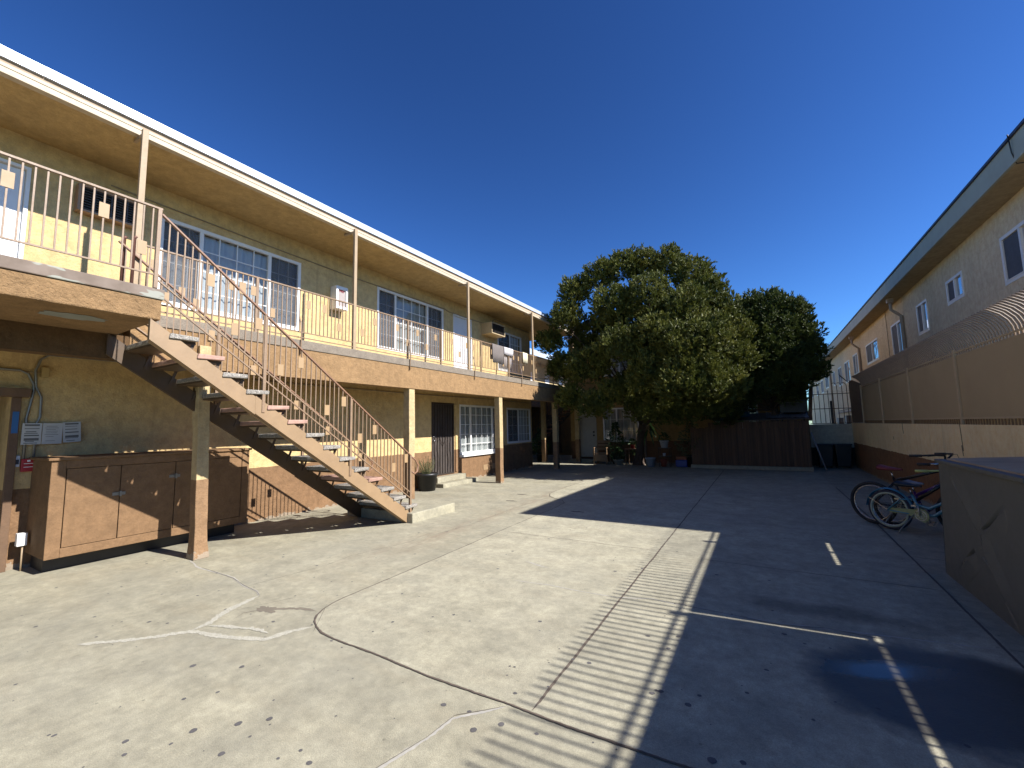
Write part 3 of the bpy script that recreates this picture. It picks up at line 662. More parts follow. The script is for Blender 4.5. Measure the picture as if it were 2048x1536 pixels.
for yy, zz in ((2.10, .80), (2.66, .95)):
    MB().box(xf+.001, xf+.008, yy-.07, yy+.05, zz-.018, zz+.018).box(xf+.008, xf+.03, yy-.01, yy+.01, zz-.03, zz+.03).build('hasp', GALV, SC)
MB().box(XW+.05, xf-.25, y0+.05, y1-.05, 0, .17).build('plinth', BLK, SC)
# small things on the wall
def pipe(name, pts, r, label, m=GALV, cat='conduit'):
    o = MB().tube(pts, r, 8).build(name, m, origin=pts[0]); return tag(o, label, cat)
xw = XW+.03
def arc(p): return p
pipe('wall_conduit', [(xw, 1.42, 1.25), (xw, 1.42, 1.66), (xw, 1.415, 1.72), (xw, 1.455, 2.05), (xw, 1.45, 2.12), (xw, 1.40, 2.25), (xw, 1.33, 2.29), (xw, .6, 2.30)], .013, 'grey conduit rising from the red box and bending left to the gate')
pipe('wall_conduit', [(xw, 1.50, 1.25), (xw, 1.50, 1.66), (xw, 1.525, 1.74), (xw, 1.52, 1.98), (xw, 1.47, 2.1), (xw, 1.455, 2.3), (xw, 1.49, 2.44), (xw, 1.56, 2.50), (xw, 2.5, 2.50), (xw, 4.2, 2.49)], .013, 'grey conduit rising from the red box and arching right under the girder')
tag(bevel(MB().box(XW+.002, XW+.07, 1.50, 1.565, 2.22, 2.34).build('junction_box', mat('box_paint', (.50, .36, .14), .6), origin=(XW, 1.53, 2.28)), .004), 'yellow painted junction box on the wall under the balcony', 'junction box')
pipe('thin_conduit', [(xw, .6, 2.275), (xw, 1.5, 2.275)], .007, 'thin painted conduit running left from the yellow junction box', POSTP)
def notice(y0_, y1_, z0_, z1_, x, label, bars, tilt=0):
    P_ = thing('posted_notice', (x, (y0_+y1_)/2, (z0_+z1_)/2), label, 'notice', 'paper notices on the wall by the gate')
    MB().box(x, x+.003, y0_, y1_, z0_, z1_).build('sheet', PAPER, P_)
    m = MB()
    for a, b, h in bars:
        zz = z1_-(z1_-z0_)*a; m.box(x+.0035, x+.005, y0_+.02+(.01 if b < .9 else 0), y0_+.02+(y1_-y0_-.04)*b, zz-h, zz)
    m.build('print', INK, P_); P_.rotation_euler = (tilt, 0, 0)
notice(1.385, 1.545, 1.415, 1.665, XW+.05, 'leftmost of the three notices, printed with dark bands, over the conduits', [(.05, 1, .02), (.24, 1, .008), (.38, .8, .01), (.46, .9, .008), (.55, 1, .015), (.7, 1, .03), (.84, .7, .008), (.92, .9, .008)])
notice(1.55, 1.72, 1.415, 1.665, XW+.052, 'middle notice of the three, pale with faint lines of print', [(.14, .8, .004), (.22, .9, .004), (.3, .7, .004), (.38, .85, .004), (.46, .8, .004), (.54, .9, .004), (.64, .6, .004), (.84, .7, .004)])
notice(1.725, 1.885, 1.43, 1.68, XW+.05, 'rightmost of the three notices, slightly tilted, with dark bands', [(.05, 1, .02), (.2, .9, .006), (.34, .9, .008), (.48, 1, .014), (.66, 1, .026), (.78, .95, .006), (.9, .7, .008)], radians(3.5))
o = thing('fire_alarm_box', (XW, 1.46, 1.1), 'small red alarm pull box on the wall below the conduits', 'alarm box')
bevel(MB().box(XW+.002, XW+.05, 1.405, 1.52, 1.10, 1.25).build('housing', RED, o), .006)
MB().box(XW+.051, XW+.053, 1.425, 1.50, 1.19, 1.197).box(XW+.051, XW+.053, 1.425, 1.50, 1.15, 1.157).box(XW+.051, XW+.053, 1.45, 1.475, 1.215, 1.235).build('marking', WHITE, o)
o = thing('intercom_panel', (XW, 1.40, 1.2), 'small pale intercom box with a dark face beside the gate jamb', 'intercom')
bevel(MB().box(XW+.002, XW+.035, 1.355, 1.395, 1.16, 1.29).build('housing', WPL, o), .004)
MB().box(XW+.036, XW+.038, 1.362, 1.388, 1.19, 1.245).build('dark_face', BLK, o)
o = thing('utility_box', (XW+.2, 1.43, 0), 'white weatherproof box on a thin pipe near the pavement left of the cabinet', 'utility box')
bevel(MB().box(-7.38, -7.30, 1.395, 1.475, .28, .42).build('box', WHITE, o), .006)
MB().tube([(-7.34, 1.45, 0), (-7.34, 1.45, .28)], .01, 8).build('pipe', POSTP, o)
tag(MB().box(XW+.061, XW+.064, 1.30, 1.35, 1.55, 1.80).build('blue_sign', mat('blue_sign_paint', (.02, .13, .35), .5), origin=(XW, 1.32, 1.6)), 'narrow vertical blue sign on the brown gate jamb', 'sign')
# upstairs wall things
def cable(pts, r, label): return pipe('wall_cable', pts, r, label, mat('painted_cable', (.33, .26, .16), .6), 'cable')
xc = XW+.015
cable([(xc, 2.0, 4.93), (xc, 2.58, 4.91), (xc, 4.4, 4.86), (xc, 5.9, 4.83), (xc, 9.1, 4.85), (xc, 9.3, 4.81), (xc, 11.5, 4.83), (xc, 11.62, 4.9)], .010, 'upstairs wall cable running over the windows from the stair head to the far air conditioner')
cable([(xc, 11.55, 4.78), (xc, 11.58, 5.0), (xc, 11.72, 5.1), (xc, 14.1, 5.08)], .014, 'looped cable from the far air conditioner along the eave to the building end')
cable([(xc, 4.0, 2.40), (xc, 7.7, 2.38), (xc, 11.6, 2.40), (xc, 14.0, 2.38)], .010, 'cable fixed along the downstairs wall just under the balcony')
FX = thing('extinguisher_cabinet', (XW, 5.6, 3.98), 'white wall cabinet with a fire extinguisher behind its window, beside the steel post upstairs', 'extinguisher cabinet')
ya, yb, za, zb_ = 5.47, 5.75, 3.99, 4.47
m = MB(); m.box(XW+.002, XW+.17, ya, yb, za, zb_); 
bevel(m.build('box', WHITE, FX), .008)
m = MB()
for a, b, c, d in ((ya, ya+.05, za, zb_), (yb-.05, yb, za, zb_), (ya+.05, yb-.05, za, za+.06), (ya+.05, yb-.05, zb_-.07, zb_)): m.box(XW+.172, XW+.20, a, b, c, d)
bevel(m.build('door_frame', WHITE, FX), .005)
MB().box(XW+.172, XW+.174, ya+.05, yb-.05, za+.06, zb_-.07).build('backing', mat('cabinet_inner', (.42, .36, .33), .6), FX)
e = MB().lathe((XW+.2, 5.61, za+.07), [(0, 0), (.035, 0), (.038, .02), (.038, .17), (.02, .21), (.012, .22), (.012, .25), (0, .25)], 14).build('extinguisher', RED, FX); e.scale = (.55, 1, 1); e.location.x += .45*(.0)
def text(body, size, mat_, name, parent, loc, rot, ext=.002):
    c = bpy.data.curves.new(name, 'FONT'); c.body = body; c.size = size; c.extrude = ext; c.align_x = 'CENTER'; c.align_y = 'CENTER'
    t = bpy.data.objects.new(name, c); me = bpy.data.meshes.new_from_object(t); bpy.data.objects.remove(t)
    o = bpy.data.objects.new(name, me); col.objects.link(o); me.materials.append(mat_)
    o.rotation_euler = rot
    if parent: o.parent = parent; o.location = Vector(loc)-worldloc(parent)
    else: o.location = loc
    return o
text('FIRE', .06, RED, 'lettering', FX, (XW+.18, 5.61, zb_-.10), (pi/2, 0, pi/2))
def aircon(y0_, y1_, z0_, z1_, d, label, dark, frame):
    A = thing('air_conditioner', (XW, (y0_+y1_)/2, z0_), label, 'air conditioner', 'through-wall air conditioners')
    m = MB()
    for a, b, c, e in ((y0_, y0_+.03, z0_, z1_), (y1_-.03, y1_, z0_, z1_), (y0_+.03, y1_-.03, z0_, z0_+.03), (y0_+.03, y1_-.03, z1_-.03, z1_)): m.box(XW+.002, XW+d, a, b, c, e)
    bevel(m.build('casing', frame, A), .004)
    m = MB(); m.box(XW+.001, XW+d-.05, y0_+.031, y1_-.031, z0_+.031, z1_-.031); m.build('backing', dark, A)
    m = MB(); n = 9
    for i in range(n): zz = z0_+.045+(z1_-z0_-.09)*i/(n-1); m.box(XW+d-.045, XW+d-.01, y0_+.032, y1_-.032, zz-.004, zz+.004)
    for i in range(1, 4): yy = y0_+(y1_-y0_)*i/4; m.box(XW+d-.012, XW+d-.006, yy-.006, yy+.006, z0_+.03, z1_-.03)
    m.build('grille', mat('grille_dark', (.06, .05, .045), .5), A); return A
aircon(1.66, 2.32, 4.40, 4.76, .14, 'dark framed air conditioner in the wall above the landing at the far left', BLK, mat('ac_frame_tan', (.40, .26, .16), .6))
aircon(10.93, 11.72, 4.44, 4.80, .42, 'boxy cream air conditioner projecting beside the far upstairs window', mat('ac_inner', (.10, .09, .08), .7), mat('ac_cream', (.55, .42, .24), .6))
# towels hung over the top rail
def cloth(name, y0_, y1_, zbot, zback, m_, label, x=-6.2):
    m = MB(); ny = 14; prof = [(.02, zbot), (.026, (zbot+3.76)/2), (.03, 3.74), (.018, 3.762), (-.018, 3.762), (-.03, 3.74), (-.03, (zback+3.76)/2), (-.03, zback)]; vs = []
    for i in range(ny+1):
        y = y0_+(y1_-y0_)*i/ny
        for j, (dx, z) in enumerate(prof):
            f = max(0, 3.74-z)/.5; q = .022*noise.noise(Vector((y*7, z*2, x)))+.012*sin(y*22)
            vs.append((x+dx+(q*f if dx > 0 else -abs(q)*f), y+.01*noise.noise(Vector((y*3, z*5, 1))), z+.012*noise.noise(Vector((y*9, j, 3)))*(j in (0, 7))))
    P_ = len(prof); fs = [(i*P_+j, i*P_+j+1, (i+1)*P_+j+1, (i+1)*P_+j) for i in range(ny) for j in range(P_-1)]
    m.add(vs, fs, True); o = m.build(name, m_, origin=(x, (y0_+y1_)/2, 3.76)); s = o.modifiers.new('t', 'SOLIDIFY'); s.thickness = .008
    return tag(o, label, 'towel', 'towels hung over the balcony rail')
cloth('towel', 9.50, 10.08, 3.26, 3.35, TOWEL, 'grey brown towel hung over the balcony rail')
cloth('towel', 10.12, 10.62, 3.55, 3.2, TOWELW, 'whitish towel hung over the balcony rail right of the grey one')
cloth('towel', 11.2, 11.5, 3.45, 3.4, TOWELC, 'small cream cloth hung over the balcony rail nearest the tree')
# ================================================================ POTTED SHRUB AND STEPS
bevel(tag(MB().box(XW+.004, -7.06, 8.5, 10.05, -.02, .10).build('door_step', CONC, origin=(-7.3, 9.2, 0)), 'lower and wider concrete step below the dark security door', 'step', 'steps at the security door'), .01)
bevel(tag(MB().box(XW+.004, -7.27, 8.53, 9.75, .1, .24).build('door_step', CONC, origin=(-7.4, 9.1, .1)), 'upper concrete step right under the dark security door', 'step', 'steps at the security door'), .01)
def pot(parent, c, r0, r1, h, m_, name='pot'):
    return MB().lathe(c, [(0, .01), (r0, 0), (r1*.96, h*.86), (r1*1.04, h*.86), (r1*1.06, h), (r1*.95, h), (r1*.9, h*.88), (0, h*.86)], 24).build(name, m_, parent)
def leafquad(m, p, d, L, W, rnd, fold=.25):
    d = d.normalized(); s = d.cross(Vector((rnd.uniform(-1, 1), rnd.uniform(-1, 1), rnd.uniform(-1, 1)))).normalized(); n = d.cross(s)
    m.add([p, p+d*L*.5+s*W/2+n*W*fold, p+d*L, p+d*L*.5-s*W/2+n*W*fold], [(0, 1, 2, 3)])
PP = thing('potted_shrub', (-7.2, 8.05, 0), 'bushy yellowish green shrub in a black nursery pot beside the security door', 'potted plant')
pot(PP, (-7.2, 8.05, 0), .20, .26, .42, BLK)
m = MB(); rnd = random.Random(11)
for k in range(46):
    a = rnd.uniform(0, 2*pi); t = rnd.uniform(.05, .95); d = Vector((cos(a)*t, sin(a)*t, rnd.uniform(.8, 1.4))).normalized(); L = rnd.uniform(.26, .46)
    b = Vector((-7.2+.1*cos(a)*t, 8.05+.1*sin(a)*t, .38))
    for q in range(34):
        f = q/34; p = b+d*L*f+Vector((0, 0, -.06*f*f*t)); a2 = rnd.uniform(0, 6.28)
        leafquad(m, p, d+Vector((cos(a2), sin(a2), .2))*.8, rnd.uniform(.025, .045), .006, rnd)
    m.tube([b, b+d*L], .003, 4)
m.build('foliage', SAGE, PP)
# ================================================================ BACK BUILDING
YB = 17.0
BB = thing('back_building', (-3, YB, 0), 'yellow stucco apartment wing behind the tree with the white door number 5', 'building')
def wall_y(mb, y, t, x0, x1, z0, z1, holes):
    t_ = MB(); wall_x(t_, 0, t, x0, x1, z0, z1, holes)
    mb.add([(v.y, y-v.x, v.z) for v in t_.v], [tuple(f) for f in t_.f])
D5 = (-6.72, -6.02, .2, 2.19); W5 = (-5.66, -4.22, .82, 2.17); W6 = (-1.5, -.14, .9, 2.28); UB = [(-5.6, -4.2, 3.5, 4.7), (-2.2, -.9, 3.6, 4.7)]
m = MB(); wall_y(m, YB, .2, -7.1, 1.3, -.02, 5.2, [D5, W5, W6]+UB); m.build('front_wall', YEL, BB)
m = MB(); m.box(1.1, 1.3, YB+.2, 26, 0, 5.2); m.box(-7.1, -6.9, YB+.2, 26, 0, 5.2); m.box(-7.1, 1.3, 26, 26.2, 0, 5.2); m.build('side_wall', YEL, BB)
MB().box(-7.1, 1.45, YB-.35, 26.4, 5.2, 5.32).build('roof_slab', ROOF, BB)
MB().box(-7.12, 1.5, YB-.4, YB-.35, 5.18, 5.5).box(1.45, 1.5, YB-.35, 26.4, 5.18, 5.5).build('roof_flashing', FLASH, BB)
MB().box(-7.1, 1.3, YB-.012, YB-.002, 2.56, 2.60).build('control_joint', mat('joint_metal', (.28, .2, .09), .7), BB)
MB().box(-6.9, 1.1, YB+.2, 26, 2.5, 2.7).build('floor_slab', ROOMD, BB)
def window_y(x0, x1, z0, z1, divs, lat, cur=CURT):
    """window in plane Y=YB facing -Y"""
    before = set(bpy.data.objects)
    tmp = thing('tmp', (0, 0, 0), None, None)
    F = window_x(tmp, x0, x1, z0, z1, 0, divs, lat, curtain=cur)
    F.parent = BB
    for o in [F]+list(F.children):
        me = o.data
        for v in me.vertices: x, y, z = v.co; v.co = (y, YB-x, z)
    off = worldloc(BB)
    for v in F.data.vertices: v.co = v.co-off
    for o in F.children:
        for v in o.data.vertices: v.co = v.co-off
    for o in [F]+list(F.children): o.data.flip_normals() if hasattr(o.data, 'flip_normals') else None
    bpy.data.objects.remove(tmp); return F
window_y(*W5, [-5.1], [(2, 3), (3, 3)], CURT); window_y(*W6, [-.62], [(1, 1), (2, 1)], None)
for u in UB: window_y(*u, [(u[0]+u[1])/2], [(2, 4), (2, 4)])
MB().box(D5[0], D5[1], YB+.05, YB+.1, D5[2], D5[3]).build('door', mat('dull_white_door', (.50, .47, .40), .5), BB); DD = BB.children[-1]
MB().box(D5[0]-.06, D5[0], YB-.02, YB+.03, .2, 2.25).box(D5[1], D5[1]+.06, YB-.02, YB+.03, .2, 2.25).box(D5[0], D5[1], YB-.02, YB+.03, 2.19, 2.25).build('door_frame', MATS['dull_white_door'], BB)
for z in (1.22, 1.08): MB().tube([(-6.1, YB+.05, z), (-6.1, YB-.01, z)], .032, 10).build('door_knob', BLK, DD)
text('5', .19, BLK, 'numeral', DD, (-6.44, YB+.045, 1.88), (pi/2, 0, 0)); text('H', .10, mat('faded_brown', (.3, .2, .12), .6), 'lettering', DD, (-6.44, YB+.045, 2.05), (pi/2, 0, 0))
bevel(tag(MB().box(-7.08, -5.9, YB-.42, YB-.002, -.02, .12).build('door_sill_step', CONC, origin=(-6.4, YB-.2, 0)), 'low step in front of the white door number 5', 'step'), .01)
# far wing on the left, beyond the balcony end
FW = thing('far_wing', (-11, 22, 0), 'sunlit far apartment wing with white roof edge seen past the balcony end', 'building')
MB().box(-16, -11.2, 17.2, 34, 0, 5.2).build('wall', stucco('far_wing_stucco', (.66, .52, .28)), FW)
MB().box(-16.3, -9.95, 16.6, 34.5, 5.2, 5.28).build('roof_slab', ROOF, FW)
MB().box(-9.95, -9.9, 16.6, 34.5, 5.15, 5.45).box(-16.3, -9.95, 16.55, 16.6, 5.15, 5.45).build('roof_flashing', FLASH, FW)
MB().box(-11.19, -9.95, 17.2, 34, 2.5, 2.93).build('balcony', BEAM, FW)
for y in (18.2, 19.0, 21, 23, 25): MB().box(-11.195, -11.17, y, y+.55, 3.1, 4.6).build('window', WHITE, FW)
m = MB()
for i in range(60): m.bar((-10, 17.3+i*.16, 2.93), (-10, 17.3+i*.16, 3.72), .012, .012)
m.bar((-10, 17.2, 3.73), (-10, 27, 3.73), .03, .02); m.build('railing', RAILP, FW)
# back staircase in the dark passage
BS = thing('back_staircase', (-8.6, 18.5, 0), 'dark staircase climbing in the shaded passage behind the columns', 'staircase')
for y in (17.3, 18.5):
    m = MB(); m.add([(x, yy, z) for yy in (y, y+.05) for x, z in ((-10.2, .0), (-7.4, 2.6), (-7.4, 2.35), (-9.95, 0))], [(3, 2, 1, 0), (4, 5, 6, 7), (0, 1, 5, 4), (1, 2, 6, 5), (2, 3, 7, 6), (3, 0, 4, 7)]); m.build('stringer', IRON, BS)
    m = MB(); m.bar((-10.2, y, .9), (-7.4, y, 3.5), .03, .02)
    for i in range(18): f = i/18; m.bar((-10.2+2.8*f, y, 2.6*f), (-10.2+2.8*f, y, .9+2.6*f), .012, .012)
    m.build('handrail', IRON, BS)
for i in range(13): MB().box(-10.05+.21*i, -9.82+.21*i, 17.36, 18.49, .17+.195*i, .22+.195*i).build('tread', TREADP, BS)
tag(MB().box(-11, -7.12, 20.5, 20.7, 0, 2.9).build('passage_wall', stucco('passage_brown', (.25, .16, .07)), origin=(-9, 20.6, 0)), 'shaded brown wall closing the passage behind the back staircase', 'wall')
o = thing('passage_door', (-9.6, 20.4, 0), 'dark door in the wall behind the back staircase', 'door')
MB().box(-10.0, -9.2, 20.44, 20.49, .1, 2.1).build('panel', IRON, o); MB().box(-10.06, -10.0, 20.43, 20.49, .1, 2.16).box(-9.2, -9.14, 20.43, 20.49, .1, 2.16).build('frame', WOOD, o)
# ================================================================ TREES
def tufts(m, c, r, n, rnd, L=.10, W=.036, sq=1.0, nl=10):
    c = Vector(c)
    for _ in range(n):
        z = rnd.uniform(-.8, 1); a = rnd.uniform(0, 2*pi); q = sqrt(max(0, 1-z*z)); d = Vector((q*cos(a), q*sin(a), z*sq))
        rr = r*(rnd.uniform(.5, 1.0)**.6)*(1+.22*noise.noise(c*3+d*2.2)); p = c+d*rr
        ax = (d*.7+Vector((rnd.uniform(-.4, .4), rnd.uniform(-.4, .4), rnd.uniform(.2, .9)))).normalized()
        sz = rnd.uniform(.7, 1.3)
        for k in range(nl):
            f = k/nl; b = p+ax*(f*.13*sz); s = Vector((rnd.uniform(-1, 1), rnd.uniform(-1, 1), rnd.uniform(-.5, .8)))
            leafquad(m, b, ax*.9+s*.7, L*sz*rnd.uniform(.5, 1), W*rnd.uniform(.7, 1.4), rnd)
def lobe(m, c, r, rnd):
    """a bough: separate tight clumps over its outside with gaps between them, thin twigs of leaf inside"""
    c = Vector(c); n = int(12+40*r*r*1.6)
    tufts(m, c, r*.7, int(80*r), rnd, nl=8)
    for k in range(n):
        z = 1-2*(k+.5)/n; a = k*2.39996+rnd.uniform(-.4, .4); q = sqrt(max(0, 1-z*z)); d = Vector((q*cos(a), q*sin(a), z))
        if d.z < -.75: continue
        cc = c+d*r*rnd.uniform(.62, .94); rr = rnd.uniform(.12, .21)
        tufts(m, cc, rr, int(14+170*rr*rr*1.6), rnd)
        tufts(m, cc+Vector((d.x*.4, d.y*.4, .8)).normalized()*rr*.9, rr*.5, 6, rnd)
def unproj(px, py, Y):
    d = fw+r2*((px-1024)/FPX)-u2*((py-768)/FPX); t = Y/d.y; return Vector((0, 0, CH))+d*t
def limb(m, a, b, ra, rb, rnd, wob=.18):
    a = Vector(a); b = Vector(b); n = 7; pts = []; L = (b-a).length
    for i in range(n+1):
        f = i/n; pts.append(a.lerp(b, f)+Vector((noise.noise(a*3+Vector((f*2, 0, 0))), noise.noise(a*3+Vector((0, f*2, 5))), .3*sin(f*pi)))*wob*L*.35*sin(f*pi))
    m.tube(pts, [ra+(rb-ra)*i/n for i in range(n+1)], 7); return pts
TR = thing('juniper_tree', (-4.1, 16.2, 0), 'large dense rounded evergreen tree spreading over the back of the courtyard', 'tree')
# crown lobes: world centre (x, y, z) and radius
L1 = [(-6.28,13.4,4.35,0.40),(-5.68,13.4,5.16,0.50),(-5.75,13.2,3.39,0.50),(-5.35,13.6,6.04,0.50),(-5.34,12.8,2.33,0.42),(-4.48,12.7,2.05,0.42),(-3.89,12.9,2.42,0.40),(-4.71,12.8,3.26,0.60),(-4.53,13.9,6.51,0.55),(-3.79,14.1,6.77,0.55),(-3.10,14.4,6.81,0.50),(-2.30,14.4,6.64,0.55),(-1.54,14.2,6.00,0.60),(-1.00,14.1,5.39,0.55),(-0.62,14.0,4.76,0.50),(-0.34,13.9,4.02,0.50),(-0.26,13.8,3.27,0.45),(-3.85,13.2,5.17,0.75),(-2.75,13.2,5.31,0.75),(-1.74,13.0,4.64,0.75),(-3.55,12.5,3.73,0.65),(-2.50,12.4,3.89,0.70),(-1.57,12.2,3.47,0.75),(-0.85,12.6,3.72,0.65),(-2.65,12.2,2.87,0.60),(-1.83,11.9,2.51,0.60),(-1.12,12.1,2.61,0.60),(-0.58,12.8,2.49,0.50),(-3.10,13.3,1.93,0.45),(-2.41,13.5,1.84,0.50),(-1.69,13.4,1.88,0.45),(-1.06,13.8,1.94,0.40),(-3.44,13.6,2.75,0.50),(-2.64,14.2,2.58,0.70),(-1.60,14.4,3.00,0.80),(-3.99,14.8,4.84,0.90),(-2.50,15.0,5.02,1.00),(-1.28,15.0,4.51,0.90),(-5.23,14.6,4.60,0.80)]
L1 = [(x-.28*max(0, min(1, (x+1.7)/.8)), y, z, r) for x, y, z, r in L1]
m = MB(); rnd = random.Random(21)
for x, y, z, r in L1: lobe(m, (x, y, z), r, rnd)
for _ in range(95):   # stray tufts that break the outline
    x, y, z, r = rnd.choice(L1); d = Vector((rnd.gauss(0, 1), rnd.gauss(0, 1), rnd.gauss(.3, 1))).normalized()
    tufts(m, Vector((x, y, z))+d*r*1.08, .13, 3, rnd)
m.build('crown', LEAF, TR)
m = MB(); b0_ = Vector((-4.1, 16.2, 0)); k1 = Vector((-3.75, 15.7, 1.5))
limb(m, b0_, k1, .17, .14, rnd); m.lathe(b0_, [(.27, -.05), (.2, .12), (.165, .35)], 10)
for x, y, z, r in L1:
    if rnd.random() < .62: limb(m, k1+Vector((rnd.uniform(-.1, .1), 0, rnd.uniform(-.1, .4))), (x, y, z), rnd.uniform(.05, .09), .012, rnd, .3)
m.build('trunk', BARK, TR)
# second crown to the right
T2 = thing('evergreen_tree', (.3, 17.6-1.2, 0), 'smaller dark evergreen tree rising behind the wooden shed, right of the large tree', 'tree')
L2 = [(0.00,14.9,4.63,0.50),(0.49,15.1,4.99,0.45),(0.93,15.2,4.71,0.45),(1.20,15.2,4.13,0.42),(1.34,15.2,3.51,0.35),(1.38,15.1,2.90,0.30),(1.02,15.0,2.70,0.35),(0.55,14.9,4.09,0.60),(0.06,14.7,3.50,0.60),(0.68,14.9,3.16,0.55),(-0.17,15.0,4.04,0.60),(-0.37,14.8,3.09,0.50),(0.12,14.9,2.53,0.45),(0.63,15.8,3.91,0.70),(-0.47,15.0,4.72,0.50),(-0.11,15.0,4.99,0.35),(0.75,15.2,2.28,0.30),(-0.58,15.1,2.19,0.45),(-1.04,15.2,1.74,0.35)]
m = MB()
for x, y, z, r in L2: lobe(m, (x, y, z), r, rnd)
m.build('crown', LEAFD, T2)
m = MB(); b0_ = Vector((.3, 16.4, 0)); k1 = Vector((.35, 16.2, 1.9)); limb(m, b0_, k1, .12, .1, rnd)
for x, y, z, r in L2: limb(m, k1, (x, y, z), .045, .01, rnd, .3)
m.build('trunk', BARK, T2)
# bare tree beyond the gate and a distant palm
BT = thing('bare_tree', (2.2, 34, 0), 'leafless tree far off between the evergreen and the neighbouring building', 'tree')
m = MB()
def branch(a, d, L, r, n):
    b = a+d*L; m.tube([a, b], [r, r*.6], 4, False)
    if n:
        for _ in range(3): branch(b, (d+Vector((rnd.uniform(-.6, .6), rnd.uniform(-.6, .6), rnd.uniform(-.1, .5)))).normalized(), L*.7, r*.55, n-1)
rnd = random.Random(12); branch(Vector((2.0, 34, 0)), Vector((0, 0, 1)), 2.7, .10, 5); m.build('trunk', BARK, BT)
# ================================================================ SHED ENCLOSURE AND CLUTTER UNDER THE TREE
SH = thing('wooden_shed', (-.5, 15.6, 0), 'low shed of dark reddish upright planks on a concrete plinth under the tree', 'shed')
MB().box(-2.2, 1.2, 15.56, 15.72, 0, .11).box(1.06, 1.2, 15.72, 16.8, 0, .11).build('plinth', CONC, SH)
pr = random.Random(2); x = -2.16
m = MB()
while x < 1.15:
    wd = pr.uniform(.085, .1); top = 1.50+.03*pr.random() if x > -1.6 else 1.30+.06*pr.random()
    yy = 15.60+pr.uniform(0, .012); m.box(x, x+wd-.006, yy, yy+.02, .115, top); x += wd
bevel(m.build('planks', SHED, SH), .003)
MB().box(1.15, 1.17, 15.62, 16.8, .115, 1.5).build('side_planks', SHED, SH)
MB().box(-2.1, 1.14, 15.64, 16.8, .115, 1.28).build('inside', BLK, SH)
m = MB(); m.add([(-1.2, 15.58, 1.52), (1.2, 15.56, 1.55), (1.25, 16.8, 1.78), (-1.2, 16.8, 1.74), (-1.2, 15.58, 1.55), (1.2, 15.56, 1.58), (1.25, 16.8, 1.81), (-1.2, 16.8, 1.77)], [(3, 2, 1, 0), (4, 5, 6, 7), (0, 1, 5, 4), (1, 2, 6, 5), (2, 3, 7, 6), (3, 0, 4, 7)]); m.build('roof_board', mat('grey_weathered_ply', (.16, .12, .09), .8, var=.3), SH)
m = MB(); rr = random.Random(4); vs = []
for i in range(17):
    for j in range(7): vs.append((.1+1.1*i/16, 15.62+1.1*j/6, 1.6+.2*j/6+.03*rr.random()))
m.add(vs, [(i*7+j, i*7+j+1, (i+1)*7+j+1, (i+1)*7+j) for i in range(16) for j in range(6)]); tag(m.build('plastic_tarp', mat('clear_tarp', (.30, .30, .32), .3, spec=.8), origin=(.6, 16, 1.6)), 'crumpled grey plastic sheet lying on the shed roof', 'tarp')
m = MB(); vs = []; n = 20
for j in range(7):
    f = j/6
    for i in range(n): a = 2*pi*i/n; vs.append((-.85+.52*cos(a)*(cos(f*pi/2)), 15.95+.3*sin(a)*cos(f*pi/2), 1.60+.26*sin(f*pi/2)+.09*cos(a)*cos(f*pi/2)+.012*(i % 2)))
m.add(vs, [(j*n+i, j*n+(i+1) % n, (j+1)*n+(i+1) % n, (j+1)*n+i) for j in range(6) for i in range(n)]+[tuple(range(n))], True); tag(m.build('blue_tarp', BLUE, origin=(-.85, 15.95, 1.5)), 'rounded dark blue cloth cover lying over the shed edge', 'cover')
o = tag(MB().add([(-1.75, 15.75, 2.08), (-1.15, 15.7, 1.95), (-1.2, 16.3, 2.1), (-1.7, 16.35, 2.2)]+[(-1.75, 15.75, 2.10), (-1.15, 15.7, 1.97), (-1.2, 16.3, 2.12), (-1.7, 16.35, 2.22)], [(3, 2, 1, 0), (4, 5, 6, 7), (0, 1, 5, 4), (1, 2, 6, 5), (2, 3, 7, 6), (3, 0, 4, 7)]).build('metal_awning', mat('white_sheet_metal', (.7, .7, .72), .35, metal=.2), origin=(-1.45, 16, 2.1)), 'bright white sheet metal edge catching light under the tree', 'awning')
MB().tube([(-1.45, 16.3, 0), (-1.45, 16.3, 2.15)], .02, 8).build('support', IRON, o)
bevel(tag(MB().bar((1.24, 15.9, 1.5), (1.34, 15.9, 2.52), .1, .06).build('leaning_post', WOOD, origin=(1.28, 15.9, 1.5)), 'brown timber post leaning up from the shed corner', 'post'), .004)
o = thing('dark_rack', (.85, 16.3, 1.8), 'dark covered rack with two pale horizontal edges above the shed', 'rack')
MB().box(.5, 1.2, 16.1, 16.7, 1.78, 2.42).build('cover', BLK, o); MB().box(.52, 1.18, 16.07, 16.09, 2.38, 2.40).box(.52, 1.12, 16.07, 16.09, 2.08, 2.10).build('pale_edge', mat('dull_grey', (.3, .3, .3), .6), o); MB().box(.52, .56, 16.2, 16.6, 1.0, 1.78).box(1.1, 1.14, 16.2, 16.6, 1.0, 1.78).build('legs', IRON, o)
o = tag(MB().box(-.1, .3, 16.5, 16.55, 1.95, 2.3).build('brown_panel', WOOD, origin=(.1, 16.5, 2)), 'small brown panel on the wall above the shed', 'panel')
pipe('leaning_pole', [(1.22, 15.6, 1.15), (1.5, 15.45, .03)], .018, 'thin grey pole leaning against the right end of the shed', mat('pole_grey', (.3, .31, .35), .5), 'pole')
